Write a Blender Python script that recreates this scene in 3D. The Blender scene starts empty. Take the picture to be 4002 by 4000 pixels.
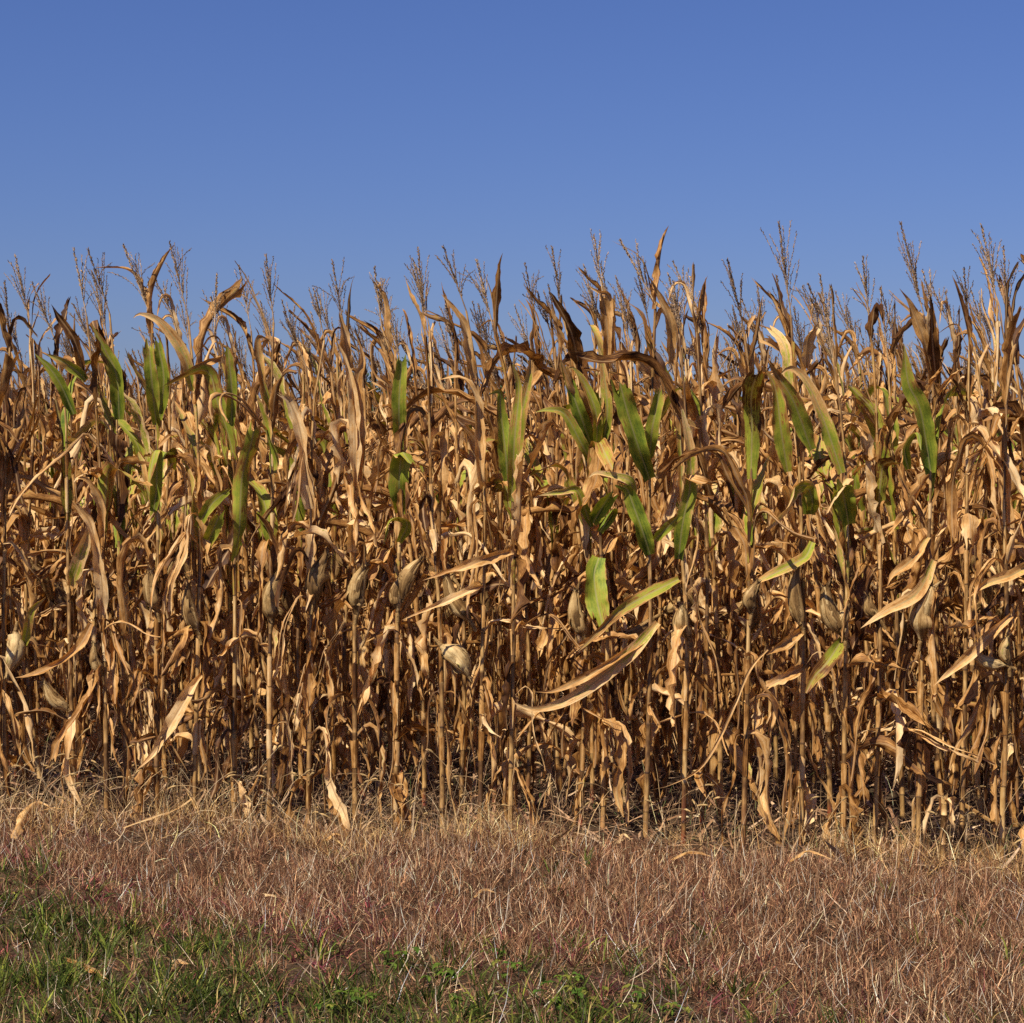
import bpy, math, random
import numpy as np
from mathutils import Vector, Matrix

random.seed(11)
rng = np.random.default_rng(7)
PI = math.pi
R = math.radians
scene = bpy.context.scene
col = scene.collection

# ------------------------------------------------------------------ camera
F = 7312.0                      # focal length in photograph pixels (4002 wide)
CAM_H = 1.6
PITCH = math.atan(162 / F)
cam_d = bpy.data.cameras.new('camera')
cam_d.sensor_width = 36
cam_d.lens = F / 4002 * 36
cam_d.clip_start = 0.05
cam_d.clip_end = 2000
cam = bpy.data.objects.new('camera', cam_d)
cam.location = (0, 0, CAM_H)
cam.rotation_euler = (PI / 2 - PITCH, 0, 0)
col.objects.link(cam)
scene.camera = cam

# ------------------------------------------------------------------ sky and sun
SUN_EL, SUN_AZ = R(51), R(36)   # azimuth: degrees to the left of straight behind the camera
sun_dir = Vector((-math.sin(SUN_AZ) * math.cos(SUN_EL), -math.cos(SUN_AZ) * math.cos(SUN_EL), math.sin(SUN_EL)))
world = bpy.data.worlds.new('World')
scene.world = world
world.use_nodes = True
wn, wl = world.node_tree.nodes, world.node_tree.links
wn.clear()
sky = wn.new('ShaderNodeTexSky')
sky.sky_type = 'NISHITA'
sky.sun_disc = False
sky.sun_elevation = SUN_EL
sky.sun_rotation = math.atan2(sun_dir.x, sun_dir.y)
sky.air_density = 1.3
sky.dust_density = 0.4
sky.ozone_density = 6.0
hsv = wn.new('ShaderNodeMix')      # the deep violet blue of this sky
hsv.data_type = 'RGBA'; hsv.blend_type = 'MULTIPLY'; hsv.inputs[0].default_value = 1
hsv.inputs[7].default_value = (0.385, 0.425, 0.70, 1)
bg = wn.new('ShaderNodeBackground')
bg.inputs['Strength'].default_value = 0.088
wo = wn.new('ShaderNodeOutputWorld')
wl.new(sky.outputs[0], hsv.inputs[6])
wl.new(hsv.outputs[2], bg.inputs['Color'])
wl.new(bg.outputs[0], wo.inputs['Surface'])
sl = bpy.data.lights.new('sun', 'SUN')
sl.energy = 5.0
sl.angle = R(0.5)
sl.color = (1.0, 0.90, 0.74)
so = bpy.data.objects.new('sun', sl)
so.rotation_euler = sun_dir.to_track_quat('Z', 'Y').to_euler()
so.location = (-6, -8, 14)
col.objects.link(so)
scene.view_settings.view_transform = 'Standard'
scene.view_settings.look = 'None'
scene.view_settings.exposure = 0.45
scene.view_settings.gamma = 1
scene.view_settings.use_curve_mapping = False
scene.cycles.max_bounces = 5
scene.cycles.diffuse_bounces = 3
scene.cycles.glossy_bounces = 2
scene.cycles.transmission_bounces = 3
scene.cycles.use_denoising = False
scene.cycles.use_adaptive_sampling = False

# ------------------------------------------------------------------ pixel and ground helpers
def at(px, py, D):
    """world point seen at photograph pixel (px, py), D metres in front of the camera"""
    xc, yc = (px - 2001) / F, (2000 - py) / F
    dy = math.cos(PITCH) + yc * math.sin(PITCH)
    dz = -math.sin(PITCH) + yc * math.cos(PITCH)
    return np.array((xc * D / dy, D, CAM_H + dz * D / dy))

def ground_D(py):
    return CAM_H * F / (py - 1838)

def gz(x, y):
    """height of the ground"""
    x = np.asarray(x, float); y = np.asarray(y, float)
    return (0.030 * np.sin(1.7 * x + 0.6 * y) * np.cos(1.3 * y - 0.5 * x) + 0.018 * np.sin(4.1 * x - 2.2 * y)
            + 0.006 * np.sin(9 * x + 3) * np.sin(8 * y))

ROW_A, ROW_S = 8.17, -0.20      # front row of the corn: y = ROW_A + ROW_S * x
def row_y(x, k=0):
    return ROW_A + ROW_S * x + 0.787 * k
def green_y(x):
    """the near green grass ends about here"""
    return np.interp(x, [-4, -2.05, -1.27, -0.68, 0, 0.55, 0.88, 1.3, 4], [8.1, 7.45, 6.62, 6.2, 6.02, 5.78, 5.35, 5.0, 4.2])

# ------------------------------------------------------------------ mesh collecting
class MB:
    def __init__(self):
        self.v, self.f, self.a, self.u, self.n = [], [], [], [], 0
    def add(self, v, f, a, u):
        """v (n,3), f (m,4), a (n,3) attribute, u (n,2)"""
        self.v.append(np.asarray(v, np.float32)); self.f.append(np.asarray(f, np.int32) + self.n)
        a = np.asarray(a, np.float32)
        if a.ndim == 1: a = np.repeat(a[None], len(v), 0)
        self.a.append(a); self.u.append(np.asarray(u, np.float32)); self.n += len(v)
    def arrays(self):
        return [np.concatenate(q) for q in (self.v, self.f, self.a, self.u)]
    def add_arrays(self, arr, M, off):
        self.add(arr[0] @ M.T + off, arr[1], arr[2], arr[3])
    def mesh(self, name, mat, smooth=True):
        v, f, a, u = self.arrays()
        me = bpy.data.meshes.new(name)
        me.vertices.add(len(v)); me.vertices.foreach_set('co', v.ravel())
        me.loops.add(f.size); me.loops.foreach_set('vertex_index', f.ravel())
        me.polygons.add(len(f))
        me.polygons.foreach_set('loop_start', np.arange(0, f.size, 4, dtype=np.int32))
        if smooth: me.polygons.foreach_set('use_smooth', np.ones(len(f), bool))
        ca = me.attributes.new('tone', 'FLOAT_COLOR', 'POINT')
        rgba = np.ones((len(v), 4), np.float32); rgba[:, :3] = a
        ca.data.foreach_set('color', rgba.ravel())
        ua = me.attributes.new('grain', 'FLOAT2', 'POINT')
        ua.data.foreach_set('vector', u.ravel())
        me.materials.append(mat)
        me.update(calc_edges=True)
        return me
    def build(self, name, mat, parent=None, smooth=True):
        o = bpy.data.objects.new(name, self.mesh(name, mat, smooth))
        col.objects.link(o)
        if parent: o.parent = parent
        return o

def grid_faces(n, k, closed=False):
    """n stations of k verts"""
    i = np.arange(n - 1)[:, None]; j = np.arange(k if closed else k - 1)[None]
    j2 = (j + 1) % k
    return np.stack([i * k + j, i * k + j2, (i + 1) * k + j2, (i + 1) * k + j], -1).reshape(-1, 4)

def tag(o, label=None, cat=None, group=None, kind=None):
    if label: o['label'] = label
    if cat: o['category'] = cat
    if group: o['group'] = group
    if kind: o['kind'] = kind
    return o
def empty(name, loc, rz=0):
    o = bpy.data.objects.new(name, None)
    o.empty_display_size = 0.2
    o.location = loc; o.rotation_euler = (0, 0, rz)
    col.objects.link(o)
    return o

# ------------------------------------------------------------------ materials
def new_mat(name):
    m = bpy.data.materials.new(name); m.use_nodes = True
    nt = m.node_tree; nt.nodes.clear()
    return m, nt.nodes, nt.links
def ramp(nodes, stops, interp='LINEAR'):
    r = nodes.new('ShaderNodeValToRGB'); cr = r.color_ramp; cr.interpolation = interp
    while len(cr.elements) < len(stops): cr.elements.new(0.5)
    for e, (p, c) in zip(cr.elements, stops):
        e.position = p; e.color = (*c, 1)
    return r
def mth(nodes, links, op, a, b=None, clamp=False):
    n = nodes.new('ShaderNodeMath'); n.operation = op; n.use_clamp = clamp
    for i, q in enumerate((a, b)):
        if q is None: continue
        if isinstance(q, (int, float)): n.inputs[i].default_value = q
        else: links.new(q, n.inputs[i])
    return n.outputs[0]
def mix(nodes, links, fac, a, b, blend='MIX'):
    n = nodes.new('ShaderNodeMix'); n.data_type = 'RGBA'; n.blend_type = blend
    for i, q in ((0, fac), (6, a), (7, b)):
        if isinstance(q, (int, float)): n.inputs[i].default_value = q
        elif isinstance(q, tuple): n.inputs[i].default_value = (*q, 1)
        else: links.new(q, n.inputs[i])
    return n.outputs[2]

def blade_material(name, dry_stops, transl=0.22, rough=0.62, midrib=True, bump=0.5, plain=False):
    """a corn leaf, husk or sheath: tone = (green, random, along), grain = metres across and along"""
    m, N, L = new_mat(name)
    at_ = N.new('ShaderNodeAttribute'); at_.attribute_name = 'tone'
    sp = N.new('ShaderNodeSeparateColor'); L.new(at_.outputs['Color'], sp.inputs[0])
    green, rnd, along = sp.outputs[0], sp.outputs[1], sp.outputs[2]
    ga = N.new('ShaderNodeAttribute'); ga.attribute_name = 'grain'
    gs = N.new('ShaderNodeSeparateXYZ'); L.new(ga.outputs['Vector'], gs.inputs[0])
    def coord(sx, sy):
        c = N.new('ShaderNodeCombineXYZ')
        L.new(mth(N, L, 'MULTIPLY', gs.outputs[0], sx), c.inputs[0])
        L.new(mth(N, L, 'MULTIPLY', gs.outputs[1], sy), c.inputs[1])
        L.new(mth(N, L, 'MULTIPLY', rnd, 57.0), c.inputs[2])
        return c.outputs[0]
    def noise(sx, sy, detail=3, rough=0.6):
        n = N.new('ShaderNodeTexNoise'); n.inputs['Scale'].default_value = 1; n.inputs['Detail'].default_value = detail
        n.inputs['Roughness'].default_value = rough
        L.new(coord(sx, sy), n.inputs['Vector']); return n.outputs['Fac']
    streak = noise(330, 5, 3, 0.7)
    blotch = noise(22, 11, 4, 0.65)
    speck = noise(190, 130, 2, 0.7)
    t = mth(N, L, 'MULTIPLY', rnd, 0.80)
    t = mth(N, L, 'ADD', t, mth(N, L, 'MULTIPLY', mth(N, L, 'SUBTRACT', blotch, 0.5), 1.1))
    t = mth(N, L, 'ADD', t, mth(N, L, 'MULTIPLY', mth(N, L, 'SUBTRACT', streak, 0.5), 1.15))
    t = mth(N, L, 'ADD', t, 0.10, clamp=True)
    dr = ramp(N, dry_stops); L.new(t, dr.inputs[0])
    c = dr.outputs[0]
    # dark mildew specks on old leaves
    sr = ramp(N, [(0.60, (1, 1, 1)), (0.72, (0.55, 0.47, 0.42))]); L.new(speck, sr.inputs[0])
    c = mix(N, L, 0.8, c, sr.outputs[0], 'MULTIPLY')
    if not plain:
        # still green tissue, yellow where it is dying back
        gv = mth(N, L, 'ADD', green, mth(N, L, 'MULTIPLY', mth(N, L, 'SUBTRACT', blotch, 0.5), 1.5))
        gv = mth(N, L, 'ADD', gv, mth(N, L, 'MULTIPLY', mth(N, L, 'SUBTRACT', streak, 0.5), 1.3))
        gv = mth(N, L, 'ADD', gv, mth(N, L, 'MULTIPLY', mth(N, L, 'SUBTRACT', speck, 0.5), 0.5))
        gr = ramp(N, [(0.0, (0.42, 0.30, 0.05)), (0.30, (0.37, 0.37, 0.04)), (0.62, (0.235, 0.29, 0.025)), (0.88, (0.120, 0.180, 0.018)), (1.0, (0.055, 0.105, 0.014))])
        L.new(mth(N, L, 'ADD', mth(N, L, 'MULTIPLY', gv, 1.05), -0.25, clamp=True), gr.inputs[0])
        gm = mth(N, L, 'MULTIPLY', mth(N, L, 'SUBTRACT', gv, 0.33), 6.0, clamp=True)
        c = mix(N, L, gm, c, gr.outputs[0])
    if midrib:
        d = mth(N, L, 'ABSOLUTE', gs.outputs[0])
        mr = mth(N, L, 'MULTIPLY', mth(N, L, 'SUBTRACT', 0.0042, d), 900.0, clamp=True)
        mc = mix(N, L, green, (0.42, 0.26, 0.12), (0.36, 0.37, 0.13))
        c = mix(N, L, mth(N, L, 'MULTIPLY', mr, 0.75), c, mc)
    pb = N.new('ShaderNodeBsdfPrincipled')
    L.new(c, pb.inputs['Base Color']); pb.inputs['Roughness'].default_value = rough
    pb.inputs['Specular IOR Level'].default_value = 0.3
    bp = N.new('ShaderNodeBump'); bp.inputs['Strength'].default_value = bump; bp.inputs['Distance'].default_value = 0.002
    L.new(mth(N, L, 'ADD', mth(N, L, 'MULTIPLY', streak, 1.0), mth(N, L, 'MULTIPLY', blotch, 2.5)), bp.inputs['Height'])
    L.new(bp.outputs[0], pb.inputs['Normal'])
    out = N.new('ShaderNodeOutputMaterial')
    if transl > 0:
        tr = N.new('ShaderNodeBsdfTranslucent')
        L.new(mix(N, L, 1.0, c, (1.0, 0.78, 0.45), 'MULTIPLY'), tr.inputs['Color'])
        ms = N.new('ShaderNodeMixShader'); ms.inputs[0].default_value = transl
        L.new(pb.outputs[0], ms.inputs[1]); L.new(tr.outputs[0], ms.inputs[2])
        L.new(ms.outputs[0], out.inputs[0])
    else:
        L.new(pb.outputs[0], out.inputs[0])
    return m

DRY = [(0.0, (0.042, 0.014, 0.004)), (0.22, (0.130, 0.050, 0.011)), (0.45, (0.38, 0.178, 0.044)), (0.66, (0.68, 0.385, 0.132)), (1.0, (0.88, 0.65, 0.35))]
HUSK = [(0.0, (0.070, 0.036, 0.012)), (0.3, (0.20, 0.110, 0.036)), (0.6, (0.40, 0.245, 0.090)), (1.0, (0.68, 0.50, 0.24))]
M_LEAF = blade_material('corn_leaf', DRY)
M_HUSK = blade_material('corn_husk', HUSK, transl=0.08, midrib=False, bump=1.0)

def stalk_material():
    """tone = (node darkness, random, red base), grain = around and along"""
    m, N, L = new_mat('corn_stalk')
    a = N.new('ShaderNodeAttribute'); a.attribute_name = 'tone'
    sp = N.new('ShaderNodeSeparateColor'); L.new(a.outputs['Color'], sp.inputs[0])
    ga = N.new('ShaderNodeAttribute'); ga.attribute_name = 'grain'
    mp = N.new('ShaderNodeMapping'); mp.inputs['Scale'].default_value = (420, 7, 1); L.new(ga.outputs['Vector'], mp.inputs[0])
    n1 = N.new('ShaderNodeTexNoise'); n1.inputs['Scale'].default_value = 1; n1.inputs['Detail'].default_value = 3; L.new(mp.outputs[0], n1.inputs['Vector'])
    mp2 = N.new('ShaderNodeMapping'); mp2.inputs['Scale'].default_value = (45, 16, 1); L.new(ga.outputs['Vector'], mp2.inputs[0])
    n2 = N.new('ShaderNodeTexNoise'); n2.inputs['Scale'].default_value = 1; n2.inputs['Detail'].default_value = 4; L.new(mp2.outputs[0], n2.inputs['Vector'])
    t = mth(N, L, 'ADD', mth(N, L, 'MULTIPLY', sp.outputs[1], 0.7), mth(N, L, 'MULTIPLY', mth(N, L, 'SUBTRACT', n1.outputs[0], 0.5), 0.8))
    t = mth(N, L, 'ADD', t, mth(N, L, 'MULTIPLY', mth(N, L, 'SUBTRACT', n2.outputs[0], 0.47), 1.5), clamp=True)
    r = ramp(N, [(0.0, (0.075, 0.034, 0.012)), (0.3, (0.22, 0.115, 0.038)), (0.6, (0.46, 0.27, 0.090)), (1.0, (0.68, 0.47, 0.21))]); L.new(t, r.inputs[0])
    c = mix(N, L, sp.outputs[2], r.outputs[0], (0.24, 0.042, 0.018))
    c = mix(N, L, sp.outputs[0], c, (0.035, 0.017, 0.012))
    pb = N.new('ShaderNodeBsdfPrincipled'); L.new(c, pb.inputs['Base Color']); pb.inputs['Roughness'].default_value = 0.5
    bp = N.new('ShaderNodeBump'); bp.inputs['Strength'].default_value = 0.5; bp.inputs['Distance'].default_value = 0.002
    L.new(n1.outputs[0], bp.inputs['Height']); L.new(bp.outputs[0], pb.inputs['Normal'])
    out = N.new('ShaderNodeOutputMaterial'); L.new(pb.outputs[0], out.inputs[0])
    return m
M_STALK = stalk_material()

def toned_material(name, transl=0.0, rough=0.7, var=0.35, scale=60, spec=0.25):
    """colour comes from each piece's own tone attribute, broken up by noise"""
    m, N, L = new_mat(name)
    a = N.new('ShaderNodeAttribute'); a.attribute_name = 'tone'
    ge = N.new('ShaderNodeNewGeometry')
    n = N.new('ShaderNodeTexNoise'); n.inputs['Scale'].default_value = scale; n.inputs['Detail'].default_value = 3
    L.new(ge.outputs['Position'], n.inputs['Vector'])
    r = ramp(N, [(0.3, (1 - var,) * 3), (0.7, (1 + var,) * 3)]); L.new(n.outputs[0], r.inputs[0])
    c = mix(N, L, 1.0, a.outputs['Color'], r.outputs[0], 'MULTIPLY')
    pb = N.new('ShaderNodeBsdfPrincipled'); L.new(c, pb.inputs['Base Color']); pb.inputs['Roughness'].default_value = rough
    pb.inputs['Specular IOR Level'].default_value = spec
    out = N.new('ShaderNodeOutputMaterial')
    if transl:
        tr = N.new('ShaderNodeBsdfTranslucent'); L.new(c, tr.inputs['Color'])
        ms = N.new('ShaderNodeMixShader'); ms.inputs[0].default_value = transl
        L.new(pb.outputs[0], ms.inputs[1]); L.new(tr.outputs[0], ms.inputs[2]); L.new(ms.outputs[0], out.inputs[0])
    else:
        L.new(pb.outputs[0], out.inputs[0])
    return m
M_TASSEL = toned_material('corn_tassel', 0.1, 0.85, spec=0.05)
M_SILK = toned_material('corn_silk')
M_GRASS = toned_material('grass_blade', 0.25, 0.7, spec=0.12)
M_LITTER = toned_material('leaf_litter', 0.05)
M_TREE = toned_material('tree_leaf', 0.15, 0.6, 0.3, 3)
M_BARK = toned_material('tree_bark', 0, 0.9, 0.4, 8)

def soil_material():
    m, N, L = new_mat('soil')
    ge = N.new('ShaderNodeNewGeometry')
    def nz(s, d=5):
        n = N.new('ShaderNodeTexNoise'); n.inputs['Scale'].default_value = s; n.inputs['Detail'].default_value = d
        L.new(ge.outputs['Position'], n.inputs['Vector']); return n.outputs[0]
    a, b = nz(3), nz(45)
    r = ramp(N, [(0.3, (0.045, 0.030, 0.019)), (0.55, (0.085, 0.056, 0.034)), (0.75, (0.15, 0.10, 0.06))]); L.new(b, r.inputs[0])
    c = mix(N, L, 0.6, r.outputs[0], mix(N, L, a, (0.4, 0.4, 0.4), (1.3, 1.2, 1.1)), 'MULTIPLY')
    pb = N.new('ShaderNodeBsdfPrincipled'); L.new(c, pb.inputs['Base Color']); pb.inputs['Roughness'].default_value = 0.95
    pb.inputs['Specular IOR Level'].default_value = 0.1
    bp = N.new('ShaderNodeBump'); bp.inputs['Strength'].default_value = 0.9; bp.inputs['Distance'].default_value = 0.02
    L.new(b, bp.inputs['Height']); L.new(bp.outputs[0], pb.inputs['Normal'])
    out = N.new('ShaderNodeOutputMaterial'); L.new(pb.outputs[0], out.inputs[0])
    return m

# ------------------------------------------------------------------ ground sheet
def make_ground():
    xs = np.concatenate([[-600, -120, -40, -15, -8], np.linspace(-5, 5, 101), [8, 15, 40, 120, 600]])
    ys = np.concatenate([[-300, -60, -15, -3, 1], np.linspace(3, 16, 131), [20, 28, 45, 80, 150, 400, 1500]])
    X, Y = np.meshgrid(xs, ys)
    Z = gz(X, Y) * ((np.abs(X) < 6) & (Y > 2) & (Y < 17))
    v = np.stack([X, Y, Z], -1).reshape(-1, 3)
    mb = MB(); mb.add(v, grid_faces(len(ys), len(xs)), (0, 0, 0), v[:, :2])
    o = mb.build('ground', soil_material())
    tag(o, kind='structure', label='dark bare soil under the corn and grass')
make_ground()

# ------------------------------------------------------------------ leaf
def sstep(x):
    x = np.clip(x, 0, 1); return x * x * (3 - 2 * x)

def catmull(P, n):
    P = np.asarray(P, float)
    P = np.vstack([2 * P[0] - P[1], P, 2 * P[-1] - P[-2]])
    m = len(P) - 3
    out = []
    for i in range(m):
        k = max(3, 40 // m)
        t = np.linspace(0, 1, k, endpoint=(i == m - 1))[:, None]
        a, b, c, d = P[i:i + 4]
        out.append(0.5 * ((2 * b) + (c - a) * t + (2 * a - 5 * b + 4 * c - d) * t ** 2 + (3 * b - a - 3 * c + d) * t ** 3))
    Q = np.concatenate(out)
    s = np.concatenate([[0], np.cumsum(np.linalg.norm(np.diff(Q, axis=0), axis=1))])
    u = np.linspace(0, s[-1], n)
    return np.stack([np.interp(u, s, Q[:, j]) for j in range(3)], 1), s[-1]

def frames(P, B0):
    T = np.gradient(P, axis=0); T /= np.linalg.norm(T, axis=1)[:, None] + 1e-9
    B = np.zeros_like(P); b = np.asarray(B0, float)
    for i in range(len(P)):
        b = b - T[i] * np.dot(b, T[i]); l = np.linalg.norm(b)
        b = b / l if l > 1e-6 else np.array((1.0, 0, 0))
        B[i] = b
    return T, B, np.cross(T, B)

def add_leaf(mb, P, L, B0, w, green=0.0, rnd=0.5, tw0=0.0, tw1=0.0, fold=0.35, curl=0.3, rip=0.25, trunc=1.0, k=7, base=0.55, crump=0.0, g0=None, rag=1.0):
    """P (n,3) evenly spaced centreline"""
    n = len(P)
    T, B, Nn = frames(P, B0)
    t = np.linspace(0, 1, n); q = t * trunc
    prof = (base + (1 - base) * sstep(q / 0.22)) * np.where(q > 0.4, np.clip(1 - (np.clip(q - 0.4, 0, 1) / 0.6) ** 2.0, 0, 1), 1.0)
    prof = np.maximum(prof, 0.02)
    prof = prof * (1 + 0.06 * np.sin(t * 23 + rnd * 40) * (1 if rip > 0.1 else 0))
    h = w / 2 * prof
    tw = tw0 + (tw1 - tw0) * sstep(t) + 0.22 * np.sin(t * 6.3 * random.uniform(0.6, 1.6) + random.uniform(0, 6))
    Bt = B * np.cos(tw)[:, None] + Nn * np.sin(tw)[:, None]
    Nt = -B * np.sin(tw)[:, None] + Nn * np.cos(tw)[:, None]
    s = np.linspace(-1, 1, k)
    fo = fold * (1 + 0.5 * np.sin(t * 9 + rnd * 17)); cu = curl * (1 + 0.7 * np.sin(t * 7 + rnd * 31))
    fr = random.uniform(3, 7) * L / 0.6
    verts = np.zeros((n, k, 3))
    rg = (0.05 if green > 0 else 0.17) * rag
    def ragged():
        q = rng.normal(0, 1, n); q = (q + np.roll(q, 1) * 0.7) * rg
        if green == 0 and rag == 1 and random.random() < 0.6:
            c0 = random.uniform(0.2, 1.0); q = q - random.uniform(0.3, 0.7) * np.exp(-((t - c0) / random.uniform(0.03, 0.15)) ** 2)
        return np.clip(1 + q, 0.15, 1.3)
    hw = {1: h * ragged(), -1: h * ragged()}
    ph = random.uniform(0, 6), random.uniform(0, 6)
    wob = rng.normal(0, 1, (n, k)) * crump
    for j, sj in enumerate(s):
        a = fo + cu * abs(sj)
        sg = 1 if sj >= 0 else -1
        lat = sg * hw[sg] * abs(sj) * np.cos(a)
        nor = h * abs(sj) * np.sin(a)
        nor = nor + h * rip * abs(sj) ** 1.6 * (np.sin(t * fr * 6.28 + ph[0 if sg > 0 else 1]) + 0.5 * np.sin(t * fr * 15.1 + ph[1]) ) + h * wob[:, j] * abs(sj)
        verts[:, j] = P + Bt * lat[:, None] + Nt * nor[:, None]
    if trunc < 0.95:    # torn ragged end
        verts[-1] += T[-1] * (rng.uniform(-0.03, 0.03, k)[:, None]) * (w / 0.06)
    U = np.stack([np.broadcast_to(s * w / 2, (n, k)) * prof[:, None] ** 0.5, np.broadcast_to((t * L)[:, None] + rnd * 3, (n, k))], -1)
    A = np.zeros((n, k, 3)); A[..., 1] = rnd; A[..., 2] = t[:, None]
    ga, gb = (green, green * 0.6) if g0 is None else g0
    A[..., 0] = (ga + (gb - ga) * t ** 1.2)[:, None] - 0.30 * (s ** 4)[None] * (green > 0)
    mb.add(verts.reshape(-1, 3), grid_faces(n, k), np.clip(A.reshape(-1, 3), 0, 1), U.reshape(-1, 2))

def arc_path(base, az, th0, th1, L, bend, bw, drift=0.0, n=20, wob=0.12):
    t = np.linspace(0, 1, n)
    th = th0 + (th1 - th0) * sstep((t - bend) / bw + 0.0) + wob * np.sin(t * random.uniform(5, 10) + random.uniform(0, 6))
    a = az + drift * t + wob * np.sin(t * random.uniform(4, 9) + random.uniform(0, 6))
    d = np.stack([np.sin(th) * np.cos(a), np.sin(th) * np.sin(a), np.cos(th)], 1)
    P = base + np.concatenate([[np.zeros(3)], np.cumsum((d[:-1] + d[1:]) / 2 * L / (n - 1), 0)])
    return P

def random_leaf(mb, base, f, green, lod=1.0, windy=0.8):
    """f: height fraction on the plant"""
    u = random.random
    n = 24 if lod >= 0.9 else 8
    k = 7 if lod >= 0.9 else 3
    g = 0.0
    if u() < green * (0 if f > 0.76 else 1): g = random.uniform(0.45, 0.95)
    if f > 0.80:
        az = PI + random.gauss(0, 1.0) if u() < windy else random.uniform(0, 2 * PI)
        L = random.uniform(0.26, 0.46); th0 = R(random.uniform(4, 24)); w = random.uniform(0.035, 0.065)
        if u() < 0.25: th1, bend, bw = R(random.uniform(95, 165)), random.uniform(0.3, 0.65), random.uniform(0.12, 0.4)
        else: th1, bend, bw = R(random.uniform(15, 60)), random.uniform(0.1, 0.5), 0.5
        tw = random.uniform(-0.9, 0.9); r = min(1, max(0, random.gauss(0.36, 0.27)))
        fold, curl, rip = random.uniform(0.25, 0.9), random.uniform(0.1, 0.7), random.uniform(0.05, 0.2)
        tr = random.uniform(0.75, 1) if u() < 0.5 else 1
    elif f > 0.42:
        az = random.uniform(0, 2 * PI) if u() > 0.45 else PI + random.gauss(0, 1.1)
        L = random.uniform(0.30, 0.68); w = random.uniform(0.045, 0.088)
        z = u()
        if z < 0.34 or g > 0: th0, th1, bend, bw = R(random.uniform(6, 20)), R(random.uniform(15, 60) if u() < 0.6 else random.uniform(90, 160)), random.uniform(0.3, 0.6), random.uniform(0.15, 0.5)
        elif z < 0.85: th0, th1, bend, bw = R(random.uniform(10, 45)), R(random.uniform(140, 178)), random.uniform(0.02, 0.25), random.uniform(0.04, 0.22)
        else: th0, th1, bend, bw = R(random.uniform(30, 60)), R(random.uniform(75, 120)), 0.2, 0.6
        tw = random.uniform(-2.6, 2.6); r = min(1, max(0, random.gauss(0.55, 0.27)))
        fold, curl, rip = random.uniform(0.1, 0.9), random.uniform(0.0, 1.1), random.uniform(0.1, 0.45)
        tr = random.uniform(0.55, 1)
    else:
        az = random.uniform(0, 2 * PI)
        L = random.uniform(0.22, 0.60); w = random.uniform(0.035, 0.078)
        if u() < 0.82: th0, th1, bend, bw = R(random.uniform(15, 60)), R(random.uniform(152, 179)), random.uniform(0.0, 0.12), random.uniform(0.04, 0.2)
        else: th0, th1, bend, bw = R(random.uniform(40, 70)), R(random.uniform(95, 130)), 0.1, 0.6
        tw = random.uniform(-3.5, 3.5); r = min(1, max(0, random.gauss(0.5, 0.27)))
        fold, curl, rip = random.uniform(0.1, 1.0), random.uniform(0.2, 1.3), random.uniform(0.15, 0.5)
        tr = random.uniform(0.6, 1)
    if g > 0: fold, curl, rip, tw, w = 0.25, 0.1, 0.12, tw * 0.3, w * 1.1
    elif u() < 0.3: w *= random.uniform(0.3, 0.6)      # rolled up or split narrow
    P = arc_path(np.asarray(base), az, th0, th1, L, bend, bw, random.uniform(-0.8, 0.8) * (1 if g or f > 0.8 else 2), n, 0.12 if g or f > 0.8 else 0.24)
    # leaves that reach the ground lie on it
    B0 = (-math.sin(az), math.cos(az), 0)
    if g == 0 and lod >= 0.9 and u() < 0.22:      # split down its length into two strips
        for sg in (-1, 1):
            t = np.linspace(0, 1, n)[:, None]
            Q = P + sg * np.array(B0) * (w * 0.22 * sstep(t / 0.3) + 0.10 * L * t ** 2 * u()) + np.array((0, 0, -0.05)) * t ** 2 * u()
            add_leaf(mb, Q, L, B0, w * random.uniform(0.35, 0.6), 0, min(1, r + random.uniform(-0.1, 0.1)), 0, tw + random.uniform(-1.5, 1.5), fold, curl, rip, tr * random.uniform(0.7, 1), k, crump=0.13)
        return
    add_leaf(mb, P, L, B0, w, g, r, 0, tw, fold, curl, rip, tr, k, crump=0.13 if g == 0 else 0.0)

def add_sheath(mb, sp, f0, f1, r, rnd, green=0.0, lod=1.0):
    """the split sleeve at the foot of a leaf, wrapped round the stalk and flaring at its top"""
    n, k = (7, 9) if lod >= 0.9 else (2, 4)
    C = np.array([sp(f) for f in np.linspace(f0, f1, n)]); t = np.linspace(0, 1, n)[:, None]
    gap = random.uniform(0.4, 1.6); a0 = random.uniform(0, 6.28)
    an = np.linspace(gap / 2, 2 * PI - gap / 2, k)[None] + a0 + 0.5 * t * random.uniform(-1, 1)
    edge = np.abs(np.linspace(-1, 1, k))[None] ** 3
    loose = random.uniform(0.0, 0.9) ** 2
    rr = r * (1.12 + 0.08 * t + 0.55 * loose * t ** 2 + edge * (0.1 + 0.9 * loose * t)) + rng.normal(0, 0.0005, (n, k))
    V = np.stack([C[:, :1] + rr * np.cos(an), C[:, 1:2] + rr * np.sin(an), np.broadcast_to(C[:, 2:3], (n, k)) + (t == 1) * rng.normal(0, 0.005, (1, k))], -1)
    A = np.zeros((n, k, 3)); A[..., 0] = green; A[..., 1] = rnd; A[..., 2] = t
    U = np.stack([np.broadcast_to(0.02 + np.linspace(0, 2 * PI, k)[None] * r * 1.2, (n, k)), C[:, 2:3] + np.zeros((n, k)) + rnd * 3], -1)
    mb.add(V.reshape(-1, 3), grid_faces(n, k), A.reshape(-1, 3), U.reshape(-1, 2))

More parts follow.
